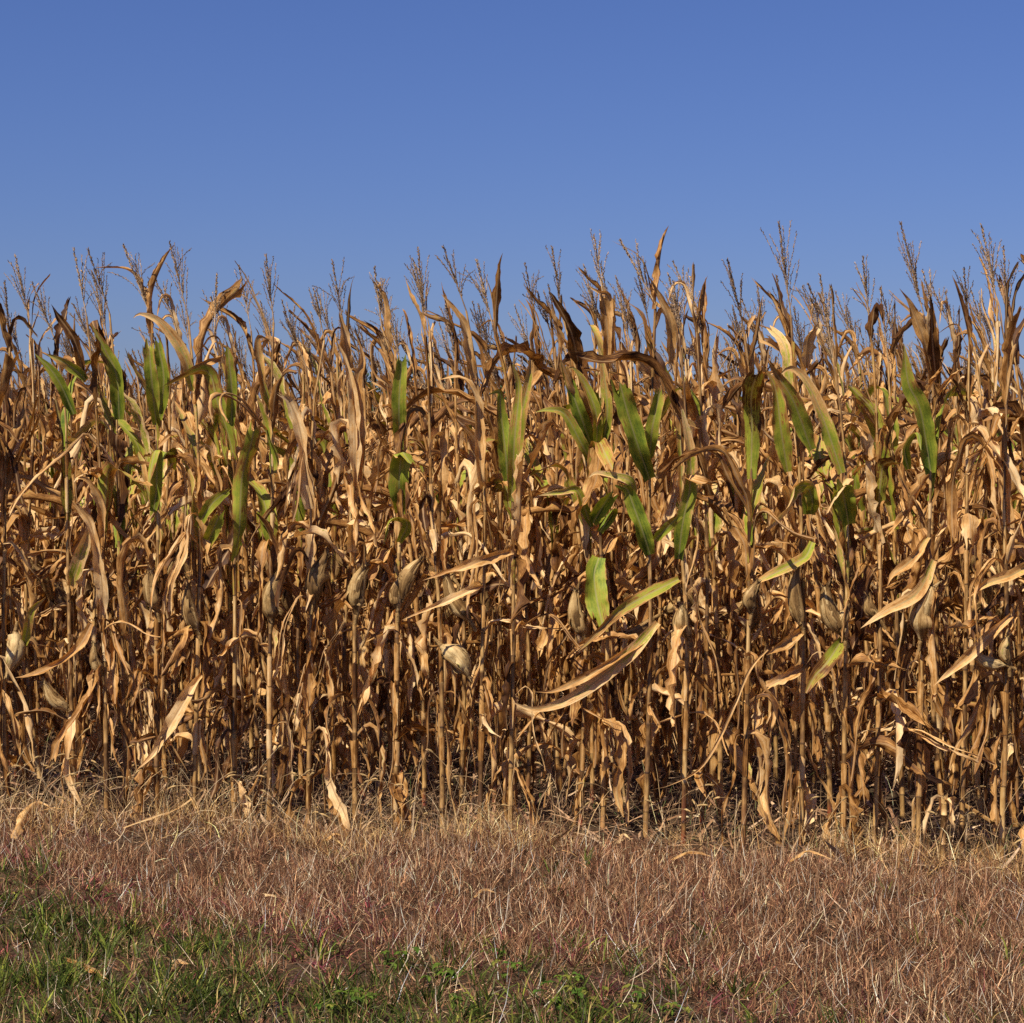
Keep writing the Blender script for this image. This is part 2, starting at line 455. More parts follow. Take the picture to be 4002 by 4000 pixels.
# ------------------------------------------------------------------ stalk, tassel, ear
def add_stalk(mb, P, nodes, rad, lod=1.0, red=0.0):
    """P: function of height fraction -> point; nodes: list of fractions"""
    k = 8 if lod >= 0.9 else 4
    st = []   # (fraction, radius, dark, red, rnd)
    for i in range(len(nodes) - 1):
        a, b = nodes[i], nodes[i + 1]; r = rad(a); rn = min(1, max(0, random.gauss(0.5, 0.22)))
        rd = red if i == 0 else (red * 0.35 if i == 1 and random.random() < 0.3 else 0)
        if lod < 0.9:
            st += [(a, r, 0.6, rd, rn), (a + (b - a) * 0.3, r, 0, rd, rn), (a + (b - a) * 0.9, r, 0, rd, rn)]
            continue
        dk = random.uniform(0.3, 0.85)
        st += [(a, r * 1.10, dk, rd, rn), (a + 0.0016, r * 1.12, dk, rd, rn), (a + 0.0034, r * 1.02, 0, rd, rn), (a + (b - a) * 0.4, r * random.uniform(0.94, 1.04), 0, rd, rn), (b - 0.002, r * 0.97, 0, 0, rn * 0.85)]
    st.append((nodes[-1], rad(nodes[-1]), 0, 0, 0.4))
    C = np.array([P(s[0]) for s in st]); rr = np.array([s[1] for s in st])
    T = np.gradient(C, axis=0); T /= np.linalg.norm(T, axis=1)[:, None] + 1e-9
    X = np.cross(T, (0, 1, 0)); X /= np.linalg.norm(X, axis=1)[:, None] + 1e-9
    Y = np.cross(T, X)
    an = np.linspace(0, 2 * PI, k, endpoint=False) + random.uniform(0, 1)
    V = C[:, None] + rr[:, None, None] * (np.cos(an)[None, :, None] * X[:, None] + np.sin(an)[None, :, None] * Y[:, None])
    A = np.zeros((len(st), k, 3)); A[..., 0] = np.array([s[2] for s in st])[:, None]; A[..., 1] = np.array([s[4] for s in st])[:, None]; A[..., 2] = np.array([s[3] for s in st])[:, None]
    U = np.stack(np.broadcast_arrays(an[None] * 0.011 + random.uniform(0, 9), C[:, 2][:, None]), -1)
    mb.add(V.reshape(-1, 3), grid_faces(len(st), k, True), A.reshape(-1, 3), U.reshape(-1, 2))

def add_tube(mb, P, r, tone, k=5, uvs=None):
    P = np.asarray(P, float); n = len(P); r = np.broadcast_to(r, n)
    T = np.gradient(P, axis=0); T /= np.linalg.norm(T, axis=1)[:, None] + 1e-9
    ref = np.where(np.abs(T[:, 2:3]) > 0.9, np.array([[0, 1.0, 0]]), np.array([[0, 0, 1.0]]))
    X = np.cross(T, ref); X /= np.linalg.norm(X, axis=1)[:, None] + 1e-9
    Y = np.cross(T, X)
    an = np.linspace(0, 2 * PI, k, endpoint=False)
    V = P[:, None] + r[:, None, None] * (np.cos(an)[None, :, None] * X[:, None] + np.sin(an)[None, :, None] * Y[:, None])
    t = np.linspace(0, 1, n)
    U = np.stack(np.broadcast_arrays(an[None] * float(r.mean()), t[:, None]), -1)
    mb.add(V.reshape(-1, 3), grid_faces(n, k, True), tone, U.reshape(-1, 2))

def add_spikelets(mb, P, size, spacing, tone):
    """small pointed glumes along a tassel branch: crossed leaf shaped quads"""
    s = np.concatenate([[0], np.cumsum(np.linalg.norm(np.diff(P, axis=0), axis=1))]); L = s[-1]
    m = max(3, int(L / spacing)); u = np.linspace(0.08 * L, L, m)
    C = np.stack([np.interp(u, s, P[:, j]) for j in range(3)], 1)
    T = np.gradient(C, axis=0); T /= np.linalg.norm(T, axis=1)[:, None] + 1e-9
    side = rng.normal(0, 1, (m, 3)); side -= T * (side * T).sum(1)[:, None]; side /= np.linalg.norm(side, axis=1)[:, None] + 1e-9
    D = T * 0.82 + side * 0.55
    sz = size * rng.uniform(0.7, 1.2, m)[:, None]
    W = np.cross(D, side); W /= np.linalg.norm(W, axis=1)[:, None] + 1e-9
    A = C; B = C + D * sz * 0.5 + W * sz * 0.2; E = C + D * sz; G = C + D * sz * 0.5 - W * sz * 0.2
    W2 = np.cross(D, W); B2 = C + D * sz * 0.5 + W2 * sz * 0.2; G2 = C + D * sz * 0.5 - W2 * sz * 0.2
    V = np.stack([A, B, E, G, A, B2, E, G2], 1).reshape(-1, 3)
    Fc = np.arange(len(V)).reshape(-1, 4)
    tn = np.repeat(np.asarray(tone)[None] * rng.uniform(0.6, 1.5, m)[:, None], 8, 0)
    mb.add(V, Fc, tn, np.zeros((len(V), 2)))

def add_tassel(mb, base, tip_dir, H, nb, lod=1.0, bendx=0.0):
    """base point, unit direction, height of the centre spike; branches fan out low on it"""
    tone = np.array(random.choice([(0.32, 0.215, 0.125), (0.23, 0.15, 0.085), (0.40, 0.28, 0.165)]))
    d = np.asarray(tip_dir, float); d /= np.linalg.norm(d)
    n = 9
    t = np.linspace(0, 1, n)[:, None]
    P = base + d * H * t + np.array((bendx, 0, 0)) * H * t ** 2
    add_tube(mb, P, np.linspace(0.0030, 0.0012, n), tone * 1.3, 4 if lod > 0.9 else 3)
    add_spikelets(mb, P[3:], 0.0125 if lod > 0.9 else 0.024, 0.0024 if lod > 0.9 else 0.012, tone)
    for i in range(nb):
        f = random.uniform(0.08, 0.5); b = base + d * H * f
        az = random.uniform(0, 2 * PI); L = H * random.uniform(0.35, 0.62)
        th0 = R(random.uniform(6, 20)); th1 = R(random.uniform(8, 32))
        if random.random() < 0.10: th1 = R(70)
        Q = arc_path(b, az, th0, th1, L, 0.0, 1.0, 0.4, 7, 0.08)
        Q = Q + (np.array((d[0], d[1], 0)) * L * np.linspace(0, 1, 7)[:, None] * 0.8)
        add_tube(mb, Q, np.linspace(0.0014, 0.0007, 7), tone * 1.3, 3)
        add_spikelets(mb, Q, 0.0092 if lod > 0.9 else 0.019, 0.0040 if lod > 0.9 else 0.014, tone)

def add_ear(mh, ms, base, direc, L, rad, rnd=0.6, open_=0.3, green=0.0):
    """ear in its husk: layered husk body, loose pointed husk tips, a silk tuft into ms"""
    d = np.asarray(direc, float); d /= np.linalg.norm(d)
    n, k = 18, 26
    t = np.linspace(0, 1, n)
    side = np.cross(d, (0.1, 1, 0.05)); side /= np.linalg.norm(side); up = np.cross(side, d)
    P = base + d * L * t[:, None] + side * (0.02 * np.sin(t * PI))[:, None]
    r = rad * (0.30 + 0.70 * sstep(t / 0.30)) * (1 - 0.86 * np.clip((t - 0.42) / 0.58, 0, 1) ** 2.1)
    an = np.linspace(0, 2 * PI, k, endpoint=False)
    tw = random.uniform(0.5, 1.3)
    sc = ((an[None] * 5 / (2 * PI) + t[:, None] * tw + rnd * 7) % 1.0)
    rr = r[:, None] * (1 + 0.16 * (sc - 0.5) + 0.03 * np.sin(an[None] * 11 + t[:, None] * 9))
    V = P[:, None] + rr[..., None] * (np.cos(an)[None, :, None] * side + np.sin(an)[None, :, None] * up)
    lay = np.floor(an[None] * 5 / (2 * PI) + t[:, None] * tw + rnd * 7)
    A = np.zeros((n, k, 3)); A[..., 1] = np.clip(rnd + 0.34 * np.sin(lay * 2.7 + rnd * 9), 0, 1); A[..., 0] = green; A[..., 2] = t[:, None]
    U = np.stack([np.broadcast_to(an[None] * rad, (n, k)) + rnd, np.broadcast_to((t * L)[:, None], (n, k))], -1)
    mh.add(V.reshape(-1, 3), grid_faces(n, k, True), A.reshape(-1, 3), U.reshape(-1, 2))
    for i in range(5):     # loose husk leaves over the body
        a0 = i * 2 * PI / 5 + random.uniform(-0.3, 0.3); s0 = random.uniform(0.02, 0.25)
        rad_dir = side * math.cos(a0) + up * math.sin(a0)
        tt = np.linspace(s0, 1.0 + random.uniform(-0.12, 0.16), 12)
        ri = np.interp(tt, t, r, right=r[-1]) * 1.07 + 0.002 + rad * open_ * np.clip((tt - 0.7) / 0.3, 0, 2) ** 2 * random.uniform(-0.1, 0.8)
        Q = base + d * L * tt[:, None] + rad_dir * ri[:, None] + side * (0.02 * np.sin(np.clip(tt, 0, 1) * PI))[:, None]
        add_leaf(mh, Q, L, np.cross(d, rad_dir), rad * random.uniform(1.5, 2.1), green, min(1, max(0, rnd + random.uniform(-0.25, 0.25))), random.uniform(-0.15, 0.15), random.uniform(-0.3, 0.3), 0.35, 0.45, 0.05, 1.0, 7, 0.8)
    # shank
    add_tube(mh, np.array([base - d * 0.05, base - d * 0.02, base + d * 0.02]), np.array((0.007, 0.009, rad * 0.32)), (0, 0.45, 0), 8)
    tip = P[-1]
    for i in range(26):
        v = d + rng.normal(0, 0.45, 3); v /= np.linalg.norm(v)
        Ls = random.uniform(0.015, 0.045)
        tq = np.linspace(0, 1, 4)[:, None]
        add_tube(ms, tip - d * 0.012 + v * Ls * tq + np.array((0, 0, -0.012)) * tq ** 2, 0.0012, np.array((0.045, 0.022, 0.014)) * random.uniform(0.5, 2), 3)

# ------------------------------------------------------------------ whole plants
def plant_parts(spine, tip, zt, green=0.1, lod=1.0, ears=1, nleaf=None, red=0.3, thick=1.0, windy=0.8, tassel=True, skip=()):
    """spine(f) -> local point for 0..1 (ground to tassel base); tip: local point of tassel tip.
    Returns dict part name -> list of MB"""
    parts = {'stalk': [MB()], 'leaf': [], 'tassel': [], 'ear': []}
    H = spine(1.0)[2]
    nn = 15
    nodes = [0.0]; z = random.uniform(0.03, 0.06)
    while z < 0.86:
        nodes.append(z); z += random.uniform(0.050, 0.078) * (1.25 if z < 0.5 else 1.0)
    nodes.append(1.0)
    rad = lambda f: thick * (0.0118 - 0.0086 * f ** 1.1)
    add_stalk(parts['stalk'][0], spine, nodes, rad, lod, red)
    for i, f in enumerate(nodes[1:-1]):
        if f < 0.07 and random.random() < 0.5: continue
        if any(abs(f - s) < 0.03 for s in skip): continue
        mb = MB() if lod >= 0.9 or not parts['leaf'] else parts['leaf'][0]
        fc = f + (nodes[i + 2] - f) * random.uniform(0.55, 1.0)
        b = spine(min(1, fc))
        if random.random() < (0.85 if f > 0.45 else 0.6): add_sheath(mb, spine, f + 0.001, fc, rad(f), min(1, max(0, random.gauss(0.55, 0.2))), green * 0.5 * (f > 0.4), lod)
        random_leaf(mb, b, f * 1.02, green * 1.6 if f > 0.45 else 0, lod, windy)
        if random.random() < (0.7 if f < 0.4 else 0.55):      # a second shred of an old torn leaf
            random_leaf(mb, b, f * 1.02, 0, lod, windy)
        if lod >= 0.9 or not parts['leaf']: parts['leaf'].append(mb)
    if tassel:
        mb = MB(); b = spine(1.0); d = np.asarray(tip) - b
        add_tassel(mb, b, d, np.linalg.norm(d), random.randint(6, 11) if lod > 0.9 else 5, lod, 0)
        parts['tassel'].append(mb)
    for e in range(ears if isinstance(ears, int) else 0):
        if lod < 0.9: break
        f = random.uniform(0.40, 0.50); mh, ms = MB(), MB()
        az = random.uniform(0, 2 * PI); th = R(random.uniform(12, 40)) if random.random() < 0.7 else R(random.uniform(110, 165))
        add_ear(mh, ms, spine(f) + 0.03 * np.array((math.cos(az), math.sin(az), 0)), (math.sin(th) * math.cos(az), math.sin(th) * math.sin(az), math.cos(th)), random.uniform(0.17, 0.22), random.uniform(0.024, 0.031), random.uniform(0.15, 0.55), random.uniform(0.3, 1.2))
        parts['ear'].append((mh, ms))
    return parts

def realise(parts, root):
    for mb in parts['stalk']: mb.build('stalk', M_STALK, root)
    for mb in parts['leaf']: mb.build('leaf', M_LEAF, root)
    for mb in parts['tassel']: mb.build('tassel', M_TASSEL, root)
    for mh, ms in parts['ear']:
        e = mh.build('ear', M_HUSK, root); ms.build('silk', M_SILK, e)

def copy_tree(o, parent=None):
    c = o.copy(); col.objects.link(c); c.parent = parent
    for ch in o.children: copy_tree(ch, c)
    return c

def random_spine(H=None, lean=None):
    H = H or random.uniform(1.98, 2.28)
    lx = lean if lean is not None else random.gauss(-0.05, 0.07); ly = random.gauss(0, 0.05); cx = random.gauss(0, 0.03)
    def sp(f):
        return np.array((lx * f ** 1.6 + cx * math.sin(f * 5), ly * f ** 1.6 + 0.5 * cx * math.sin(f * 4 + 1), H * f))
    d = np.array((lx * 1.6 / H - random.uniform(0.05, 0.40), ly / H + random.gauss(0, 0.06), 1.0)); d /= np.linalg.norm(d)
    tip = sp(1.0) + d * random.uniform(0.26, 0.36)
    return sp, tip


# ------------------------------------------------------------------ the front row, plant by plant
# base x (photo px), extra distance, spine pixels (x, y) going up, tassel base -> tassel tip, greenness, red base, label
FRONT = [
    (15, 0.05, [(15, 2500), (22, 1900), (30, 1500)], (40, 1330), (18, 1100), 0.15, 0.2, 'dry corn plant at the left end, front row, pale round ear hanging beside it'),
    (285, 0.00, [(272, 2500), (262, 2000), (255, 1600)], (215, 1330), (125, 1105), 0.25, 0.1, 'corn plant second from the left end, purplish stalk and long drooping tan leaf'),
    (412, -0.02, [(408, 2500), (398, 2000), (368, 1500)], (338, 1235), (288, 972), 0.25, 0.1, 'corn plant third from the left end, broad pale torn leaves up its yellow stalk'),
    (487, 0.10, [(478, 2500), (462, 2000), (452, 1500)], (428, 1225), (344, 976), 0.55, 0.1, 'corn plant fourth from the left end with one wide dark green leaf pointing up left'),
    (606, -0.03, [(612, 2500), (618, 2000), (605, 1500)], (588, 1235), (482, 958), 0.6, 0.1, 'corn plant fifth from the left end with two upright green leaves and thick dark tassel'),
    (752, 0.00, [(775, 2500), (782, 2000), (760, 1500)], (735, 1240), (662, 948), 0.4, 0.1, 'corn plant sixth from the left end with wavy pale leaf hanging low to the left'),
    (910, 0.00, [(918, 2500), (915, 2000), (900, 1560)], (838, 1300), (848, 1073), 0.6, 0.1, 'corn plant seventh from the left end with narrow dark green leaves near its top'),
    (1048, 0.02, [(1055, 2500), (1064, 2000), (1062, 1500)], (1070, 1260), (1039, 998), 0.35, 0.1, 'corn plant eighth from the left end with dull brown ear and straight upright tassel'),
    (1200, 0.00, [(1216, 2500), (1215, 2000), (1225, 1600)], (1268, 1330), (1226, 1130), 0.1, 0.1, 'corn plant ninth from the left end with upright ear and broad tan leaf bent over'),
    (1385, 0.00, [(1386, 2500), (1383, 2000), (1365, 1550)], (1345, 1280), (1298, 1018), 0.05, 0.2, 'corn plant with pale reddish tan pointed leaves above a large upright ear'),
    (1545, 0.00, [(1552, 2500), (1562, 2000), (1556, 1500)], (1492, 1280), (1463, 1045), 0.35, 0.1, 'corn plant with tall green leaf blade split by a yellow midrib, left of centre'),
    (1728, 0.00, [(1722, 2500), (1688, 2000), (1675, 1500)], (1655, 1240), (1634, 970), 0.0, 0.1, 'brown corn plant with pale ear hanging down right of its stalk'),
    (1876, 0.02, [(1886, 2500), (1895, 2000), (1868, 1500)], (1822, 1215), (1733, 966), 0.05, 0.1, 'brown corn plant left of centre with one wide tan leaf arching over and down'),
    (1994, -0.02, [(2006, 2500), (2004, 2000), (1990, 1550)], (1925, 1270), (1861, 1018), 0.45, 0.1, 'corn plant at the centre with two long yellow green leaves standing up'),
    (2268, 0.12, [(2292, 2500), (2300, 2000), (2270, 1550)], (2190, 1200), (2158, 966), 0.5, 1.0, 'corn plant with bright red stalk foot, curved green leaf reaching left'),
    (2357, 0.10, [(2374, 2500), (2345, 2050), (2376, 1550)], (2356, 1150), (2321, 921), 0.55, 0.3, 'corn plant right of centre with broad hanging green leaf and thick wrapped tan top'),
    (2525, 0.00, [(2542, 2500), (2537, 2050), (2546, 1620)], (2562, 1190), (2424, 939), 0.5, 0.1, 'corn plant right of centre with widest green leaf and long tan leaf sweeping low left'),
    (2673, -0.05, [(2684, 2500), (2664, 2100), (2680, 1640)], (2655, 1320), (2632, 1103), 0.35, 0.7, 'corn plant with one tall bright yellow green blade standing against its stalk'),
    (2746, 0.42, [(2762, 2500), (2760, 2000), (2735, 1500)], (2722, 1290), (2699, 1085), 0.05, 0.9, 'thin shaded corn plant with red foot standing back from the front row'),
    (2908, -0.12, [(2925, 2500), (2930, 2000), (2945, 1600)], (2905, 1280), (2843, 1016), 0.4, 0.4, 'corn plant with short torn green leaf beside pale dry blade, right of centre'),
    (3135, 0.05, [(3140, 2500), (3130, 2000), (3110, 1550)], (3092, 1240), (3044, 870), 0.45, 0.2, 'corn plant with drooping green leaf ending pale, tallest straight tassel right of centre'),
    (3300, 0.00, [(3306, 2500), (3312, 2000), (3285, 1600)], (3255, 1400), (3205, 1077), 0.55, 0.3, 'corn plant with purplish stalk between broad hanging green leaves on the right'),
    (3425, 0.05, [(3440, 2500), (3436, 2000), (3420, 1500)], (3398, 1260), (3371, 1007), 0.1, 0.2, 'dry corn plant with bare yellow stalk right of the green leaved ones'),
    (3595, 0.00, [(3604, 2500), (3635, 2000), (3630, 1500)], (3610, 1230), (3520, 873), 0.45, 0.1, 'corn plant with large glossy green blade under the highest tassel on the right'),
    (3765, 0.10, [(3775, 2500), (3778, 2000), (3785, 1500)], (3790, 1280), (3767, 1053), 0.05, 0.1, 'dry brown corn plant third from the right end with spread dark leaves'),
    (3920, 0.00, [(3935, 2500), (3925, 2000), (3935, 1500)], (3940, 1260), (3921, 968), 0.1, 0.1, 'corn plant second from the right end with thick yellow stalk and wide open empty husk'),
    (4075, 0.05, [(4080, 2500), (4075, 2000), (4065, 1500)], (4050, 1260), (4030, 1010), 0.1, 0.1, 'corn plant cut by the right edge with tan leaves reaching into the picture'),
]
# leaves seen one by one in the photograph: plant index, pixels from stalk outwards, width m, green at foot, green at tip, tone, torn (trunc), twist in degrees
LV = [
    (23, [(3638, 1850), (3596, 1602), (3550, 1498), (3532, 1343)], 0.085, 0.9, 0.5, .6, 1, (10, 10)),
    (23, [(3550, 1835), (3535, 1750), (3585, 1690), (3600, 1760)], 0.045, 0.9, 0.8, .6, 1, (0, 40)),
    (21, [(3171, 1760), (3104, 1576), (3041, 1472), (3010, 1420)], 0.075, 0.75, 0.2, .5, 1, (15, -10)),
    (21, [(3290, 1850), (3223, 1654), (3155, 1498), (3090, 1440), (3040, 1475)], 0.065, 0.7, 0.1, .75, 1, (0, 30)),
    (20, [(3078, 1845), (3052, 1680), (3031, 1524), (2990, 1440)], 0.075, 0.6, 0.4, .5, 1, (0, 20)),
    (14, [(2321, 1830), (2269, 1729), (2207, 1620), (2145, 1603), (2093, 1612)], 0.055, 0.85, 0.55, .8, 1, (5, 50)),
    (14, [(2311, 1740), (2269, 1625), (2223, 1495), (2200, 1425)], 0.065, 0.95, 0.7, .5, .9, (0, 10)),
    (15, [(2331, 1755), (2330, 1620), (2285, 1500), (2240, 1440), (2215, 1445)], 0.05, 0.75, 0.4, .6, 1, (20, 40)),
    (15, [(2357, 1739), (2374, 1600), (2357, 1444), (2335, 1345)], 0.05, 0.8, 0.3, .8, 1, (10, -10)),
    (16, [(2539, 1872), (2497, 1755), (2456, 1625), (2424, 1505)], 0.09, 0.95, 0.7, .6, .6, (0, 5)),
    (16, [(2539, 1790), (2549, 1677), (2578, 1535)], 0.058, 0.8, 0.6, .7, .6, (10, 0)),
    (17, [(2652, 2185), (2668, 2047), (2697, 1900), (2694, 1750), (2665, 1600)], 0.066, 0.9, 0.25, .9, .95, (0, 10)),
    (16, [(2541, 2168), (2513, 2083), (2476, 1979), (2452, 1915), (2430, 1900)], 0.078, 0.95, 0.85, .6, .85, (0, 10)),
    (16, [(2476, 1960), (2465, 1885), (2400, 1862), (2330, 1850), (2300, 1868)], 0.04, 0.55, 0.3, .9, 1, (50, 50)),
    (17, [(2560, 2110), (2605, 2065), (2650, 2020)], 0.045, 0.75, 0.6, .6, .7, (0, 0)),
    (15, [(2340, 2180), (2322, 2250), (2332, 2340), (2352, 2430)], 0.105, 0.85, 0.6, .6, .72, (0, 8)),
    (15, [(2318, 2045), (2352, 1985), (2385, 1935)], 0.07, 0.95, 0.9, .6, .65, (0, 10)),
    (15, [(2345, 2080), (2390, 2010), (2385, 1998), (2345, 2060)], 0.05, 0.95, 0.9, .6, .8, (0, 60)),
    (14, [(2311, 2060), (2280, 1974), (2252, 1915), (2207, 1920), (2104, 1938)], 0.04, 0.85, 0.35, .9, 1, (0, 50)),
    (16, [(2570, 2435), (2466, 2549), (2337, 2658), (2207, 2741), (2088, 2772), (2000, 2745)], 0.062, 0.42, 0.10, .85, 1, (10, -20)),
    (16, [(2560, 2470), (2430, 2560), (2300, 2640), (2170, 2700), (2090, 2705)], 0.045, 0.30, 0.0, .6, 1, (30, 0)),
    (17, [(2652, 2264), (2518, 2332), (2414, 2394), (2337, 2471), (2259, 2549)], 0.055, 0.55, 0.2, .5, 1, (20, -10)),
    (19, [(3000, 2540), (2925, 2627), (2829, 2850), (2740, 3000), (2620, 3068), (2540, 3088)], 0.017, 0.1, 0.0, .7, 1, (0, 0)),
    (10, [(1564, 1755), (1559, 1625), (1562, 1521), (1570, 1397)], 0.068, 0.85, 0.75, .8, .75, (0, 4)),
    (10, [(1564, 2005), (1560, 1890), (1570, 1772), (1590, 1790)], 0.095, 0.85, 0.75, .8, .55, (0, 4)),
    (10, [(1560, 2120), (1590, 2060), (1580, 2030), (1520, 2035), (1500, 2120)], 0.05, 0.8, 0.6, .7, .9, (0, 20)),
    (8, [(1210, 1990), (1195, 1830), (1171, 1677), (1130, 1570), (1105, 1545)], 0.075, 0.0, 0.0, .95, .9, (0, 10)),
    (9, [(1385, 1900), (1388, 1780), (1383, 1573), (1352, 1418), (1311, 1325)], 0.06, 0.0, 0.0, .85, 1, (0, 10)),
    (9, [(1400, 1880), (1405, 1700), (1395, 1500), (1420, 1400), (1390, 1300)], 0.055, 0.0, 0.0, .65, 1, (20, 10)),
    (12, [(1890, 1900), (1880, 1858), (1870, 1677), (1854, 1547), (1803, 1480), (1704, 1488)], 0.062, 0.12, 0.1, .8, 1, (0, 60)),
    (13, [(1985, 1880), (1974, 1754), (1955, 1600), (1953, 1530), (1905, 1545)], 0.07, 0.75, 0.65, .6, 1, (0, 40)),
    (13, [(2000, 1960), (2010, 1729), (2028, 1521), (2004, 1425)], 0.055, 0.6, 0.5, .7, .95, (0, -10)),
    (13, [(2015, 1850), (2035, 1640), (2064, 1500), (2073, 1420)], 0.05, 0.75, 0.3, .7, .8, (0, 10)),
    (3, [(466, 1640), (456, 1470), (409, 1366), (360, 1270)], 0.075, 0.95, 0.45, .6, 1, (0, 10)),
    (4, [(612, 1660), (596, 1521), (582, 1345)], 0.062, 0.75, 0.6, .7, .6, (0, 0)),
    (4, [(622, 1640), (640, 1480), (618, 1350)], 0.058, 0.85, 0.75, .7, .7, (0, 10)),
    (5, [(751, 1530), (725, 1407), (673, 1314), (611, 1250), (545, 1228), (520, 1245)], 0.055, 0.6, 0.1, .8, 1, (0, 40)),
    (6, [(903, 1680), (906, 1540), (892, 1366)], 0.05, 0.85, 0.5, .6, .75, (0, 10)),
    (2, [(337, 1485), (270, 1430), (181, 1382)], 0.05, 0.8, 0.5, .8, 1, (20, -10)),
    (1, [(290, 1620), (217, 1470), (135, 1382)], 0.055, 0.9, 0.7, .6, 1, (0, 20)),
    (4, [(600, 2000), (612, 1900), (608, 1760), (580, 1880)], 0.06, 0.85, 0.5, .6, .9, (0, 10)),
    (6, [(770, 2060), (829, 1969), (891, 1917)], 0.055, 0.75, 0.6, .6, .8, (0, 10)),
    (6, [(800, 2150), (830, 2080), (860, 2010)], 0.065, 0.85, 0.6, .6, .7, (0, 10)),
    (1, [(278, 2290), (318, 2165), (362, 2045)], 0.068, 0.50, 0.15, .85, .9, (10, 0)),
    (0, [(95, 2530), (124, 2394), (181, 2332)], 0.045, 0.65, 0.3, .7, 1, (0, 10)),
    (2, [(357, 2440), (311, 2523), (233, 2591), (129, 2637), (60, 2650)], 0.048, 0.0, 0.0, .55, 1, (0, 20)),
    (5, [(790, 2640), (745, 2700), (660, 2840), (600, 2950), (530, 3015)], 0.066, 0.0, 0.0, .85, 1, (0, 20)),
    (1, [(283, 2788), (276, 2900), (268, 3030), (325, 3165)], 0.05, 0.0, 0.0, .95, 1, (0, 20)),
    (2, [(395, 2420), (400, 2300), (380, 2160), (350, 2040), (300, 1975)], 0.065, 0.0, 0.0, .9, .85, (0, 10)),
    (2, [(402, 2120), (398, 1980), (345, 1880), (285, 1868)], 0.05, 0.0, 0.0, .8, 1, (0, 20)),
    (13, [(2005, 2155), (1880, 2192), (1777, 2233), (1652, 2270)], 0.055, 0.0, 0.0, .7, 1, (0, 40)),
    (12, [(1885, 2290), (1828, 2310), (1700, 2370), (1570, 2425)], 0.036, 0.0, 0.0, .85, 1, (0, 40)),
    (20, [(3158, 2010), (3155, 1905), (3104, 1912), (3073, 1990), (2995, 2075)], 0.068, 0.8, 0.15, .95, .95, (0, 20)),
    (20, [(3168, 2010), (3175, 1960), (3160, 1912), (3130, 1925)], 0.06, 0.8, 0.6, .6, .9, (0, 10)),
    (21, [(3316, 2050), (3300, 1954), (3285, 1900)], 0.095, 0.9, 0.8, .6, .55, (0, 0)),
    (21, [(3305, 1960), (3312, 1870), (3275, 1920), (3233, 2000)], 0.055, 0.6, 0.1, .95, .9, (0, 20)),
    (20, [(3175, 2120), (3150, 2175), (3104, 2203), (3000, 2255), (2900, 2312)], 0.048, 0.7, 0.2, .7, 1, (0, 20)),
    (23, [(3648, 2190), (3586, 2317), (3467, 2389), (3363, 2457)], 0.055, 0.45, 0.05, .8, 1, (0, 20)),
    (23, [(3625, 2100), (3560, 2190), (3490, 2250), (3467, 2290)], 0.05, 0.3, 0.1, .65, .95, (0, 20)),
    (25, [(3949, 2405), (3856, 2498), (3726, 2618), (3648, 2683)], 0.055, 0.1, 0.0, .8, 1, (0, 30)),
    (26, [(4040, 2200), (3950, 2250), (3860, 2280), (3780, 2340)], 0.055, 0.35, 0.1, .7, 1, (0, 30)),
    (21, [(3290, 2500), (3233, 2590), (3180, 2650), (3150, 2710)], 0.07, 0.6, 0.2, .35, .95, (0, 10)),
    (20, [(3130, 2470), (3067, 2515), (2995, 2562)], 0.06, 0.15, 0.1, .65, 1, (0, 10)),
    (20, [(3135, 2610), (3080, 2640), (2995, 2690)], 0.06, 0.0, 0.0, .75, .8, (0, 30)),
    (24, [(3770, 2110), (3775, 2015), (3790, 2020), (3795, 2120)], 0.085, 0.0, 0.0, .8, .6, (0, 10)),
    (9, [(1378, 2160), (1375, 2060), (1385, 2030), (1420, 2045)], 0.075, 0.0, 0.0, .98, .6, (0, 20)),
    (11, [(1690, 2160), (1685, 2090), (1700, 2070), (1710, 2130)], 0.075, 0.0, 0.0, .85, .6, (0, 10)),
    (15, [(2360, 1470), (2375, 1330), (2365, 1210), (2350, 1150)], 0.055, 0.0, 0.0, .6, .7, (0, 10)),
    (15, [(2380, 1420), (2385, 1300), (2375, 1160), (2340, 1145), (2292, 1113)], 0.045, 0.0, 0.0, .75, 1, (0, 40)),
    (14, [(2262, 1420), (2235, 1310), (2195, 1220), (2148, 1140)], 0.075, 0.0, 0.0, .12, 1, (0, 20)),
    (16, [(2620, 1420), (2618, 1260), (2560, 1130), (2535, 1080)], 0.05, 0.0, 0.0, .7, 1, (20, 10)),
    (9, [(1370, 1440), (1345, 1310), (1325, 1220)], 0.06, 0.0, 0.0, .75, 1, (0, 10)),
    (23, [(3660, 1500), (3645, 1350), (3640, 1220), (3634, 1150)], 0.055, 0.0, 0.0, .1, 1, (0, 10)),
    (23, [(3640, 1480), (3610, 1330), (3560, 1200), (3515, 1128)], 0.055, 0.0, 0.0, .65, 1, (0, 10)),
    (20, [(3150, 1440), (3160, 1330), (3190, 1270)], 0.06, 0.0, 0.0, .85, .7, (0, 10)),
    (7, [(1060, 1600), (1020, 1450), (1010, 1320), (1060, 1330)], 0.05, 0.4, 0.1, .6, 1, (0, 10)),
    (3, [(440, 1480), (400, 1330), (360, 1255), (375, 1300)], 0.06, 0.0, 0.0, .15, .8, (0, 20)),
    (2, [(330, 1480), (290, 1330), (230, 1240), (200, 1190)], 0.055, 0.0, 0.0, .2, 1, (0, 20)),
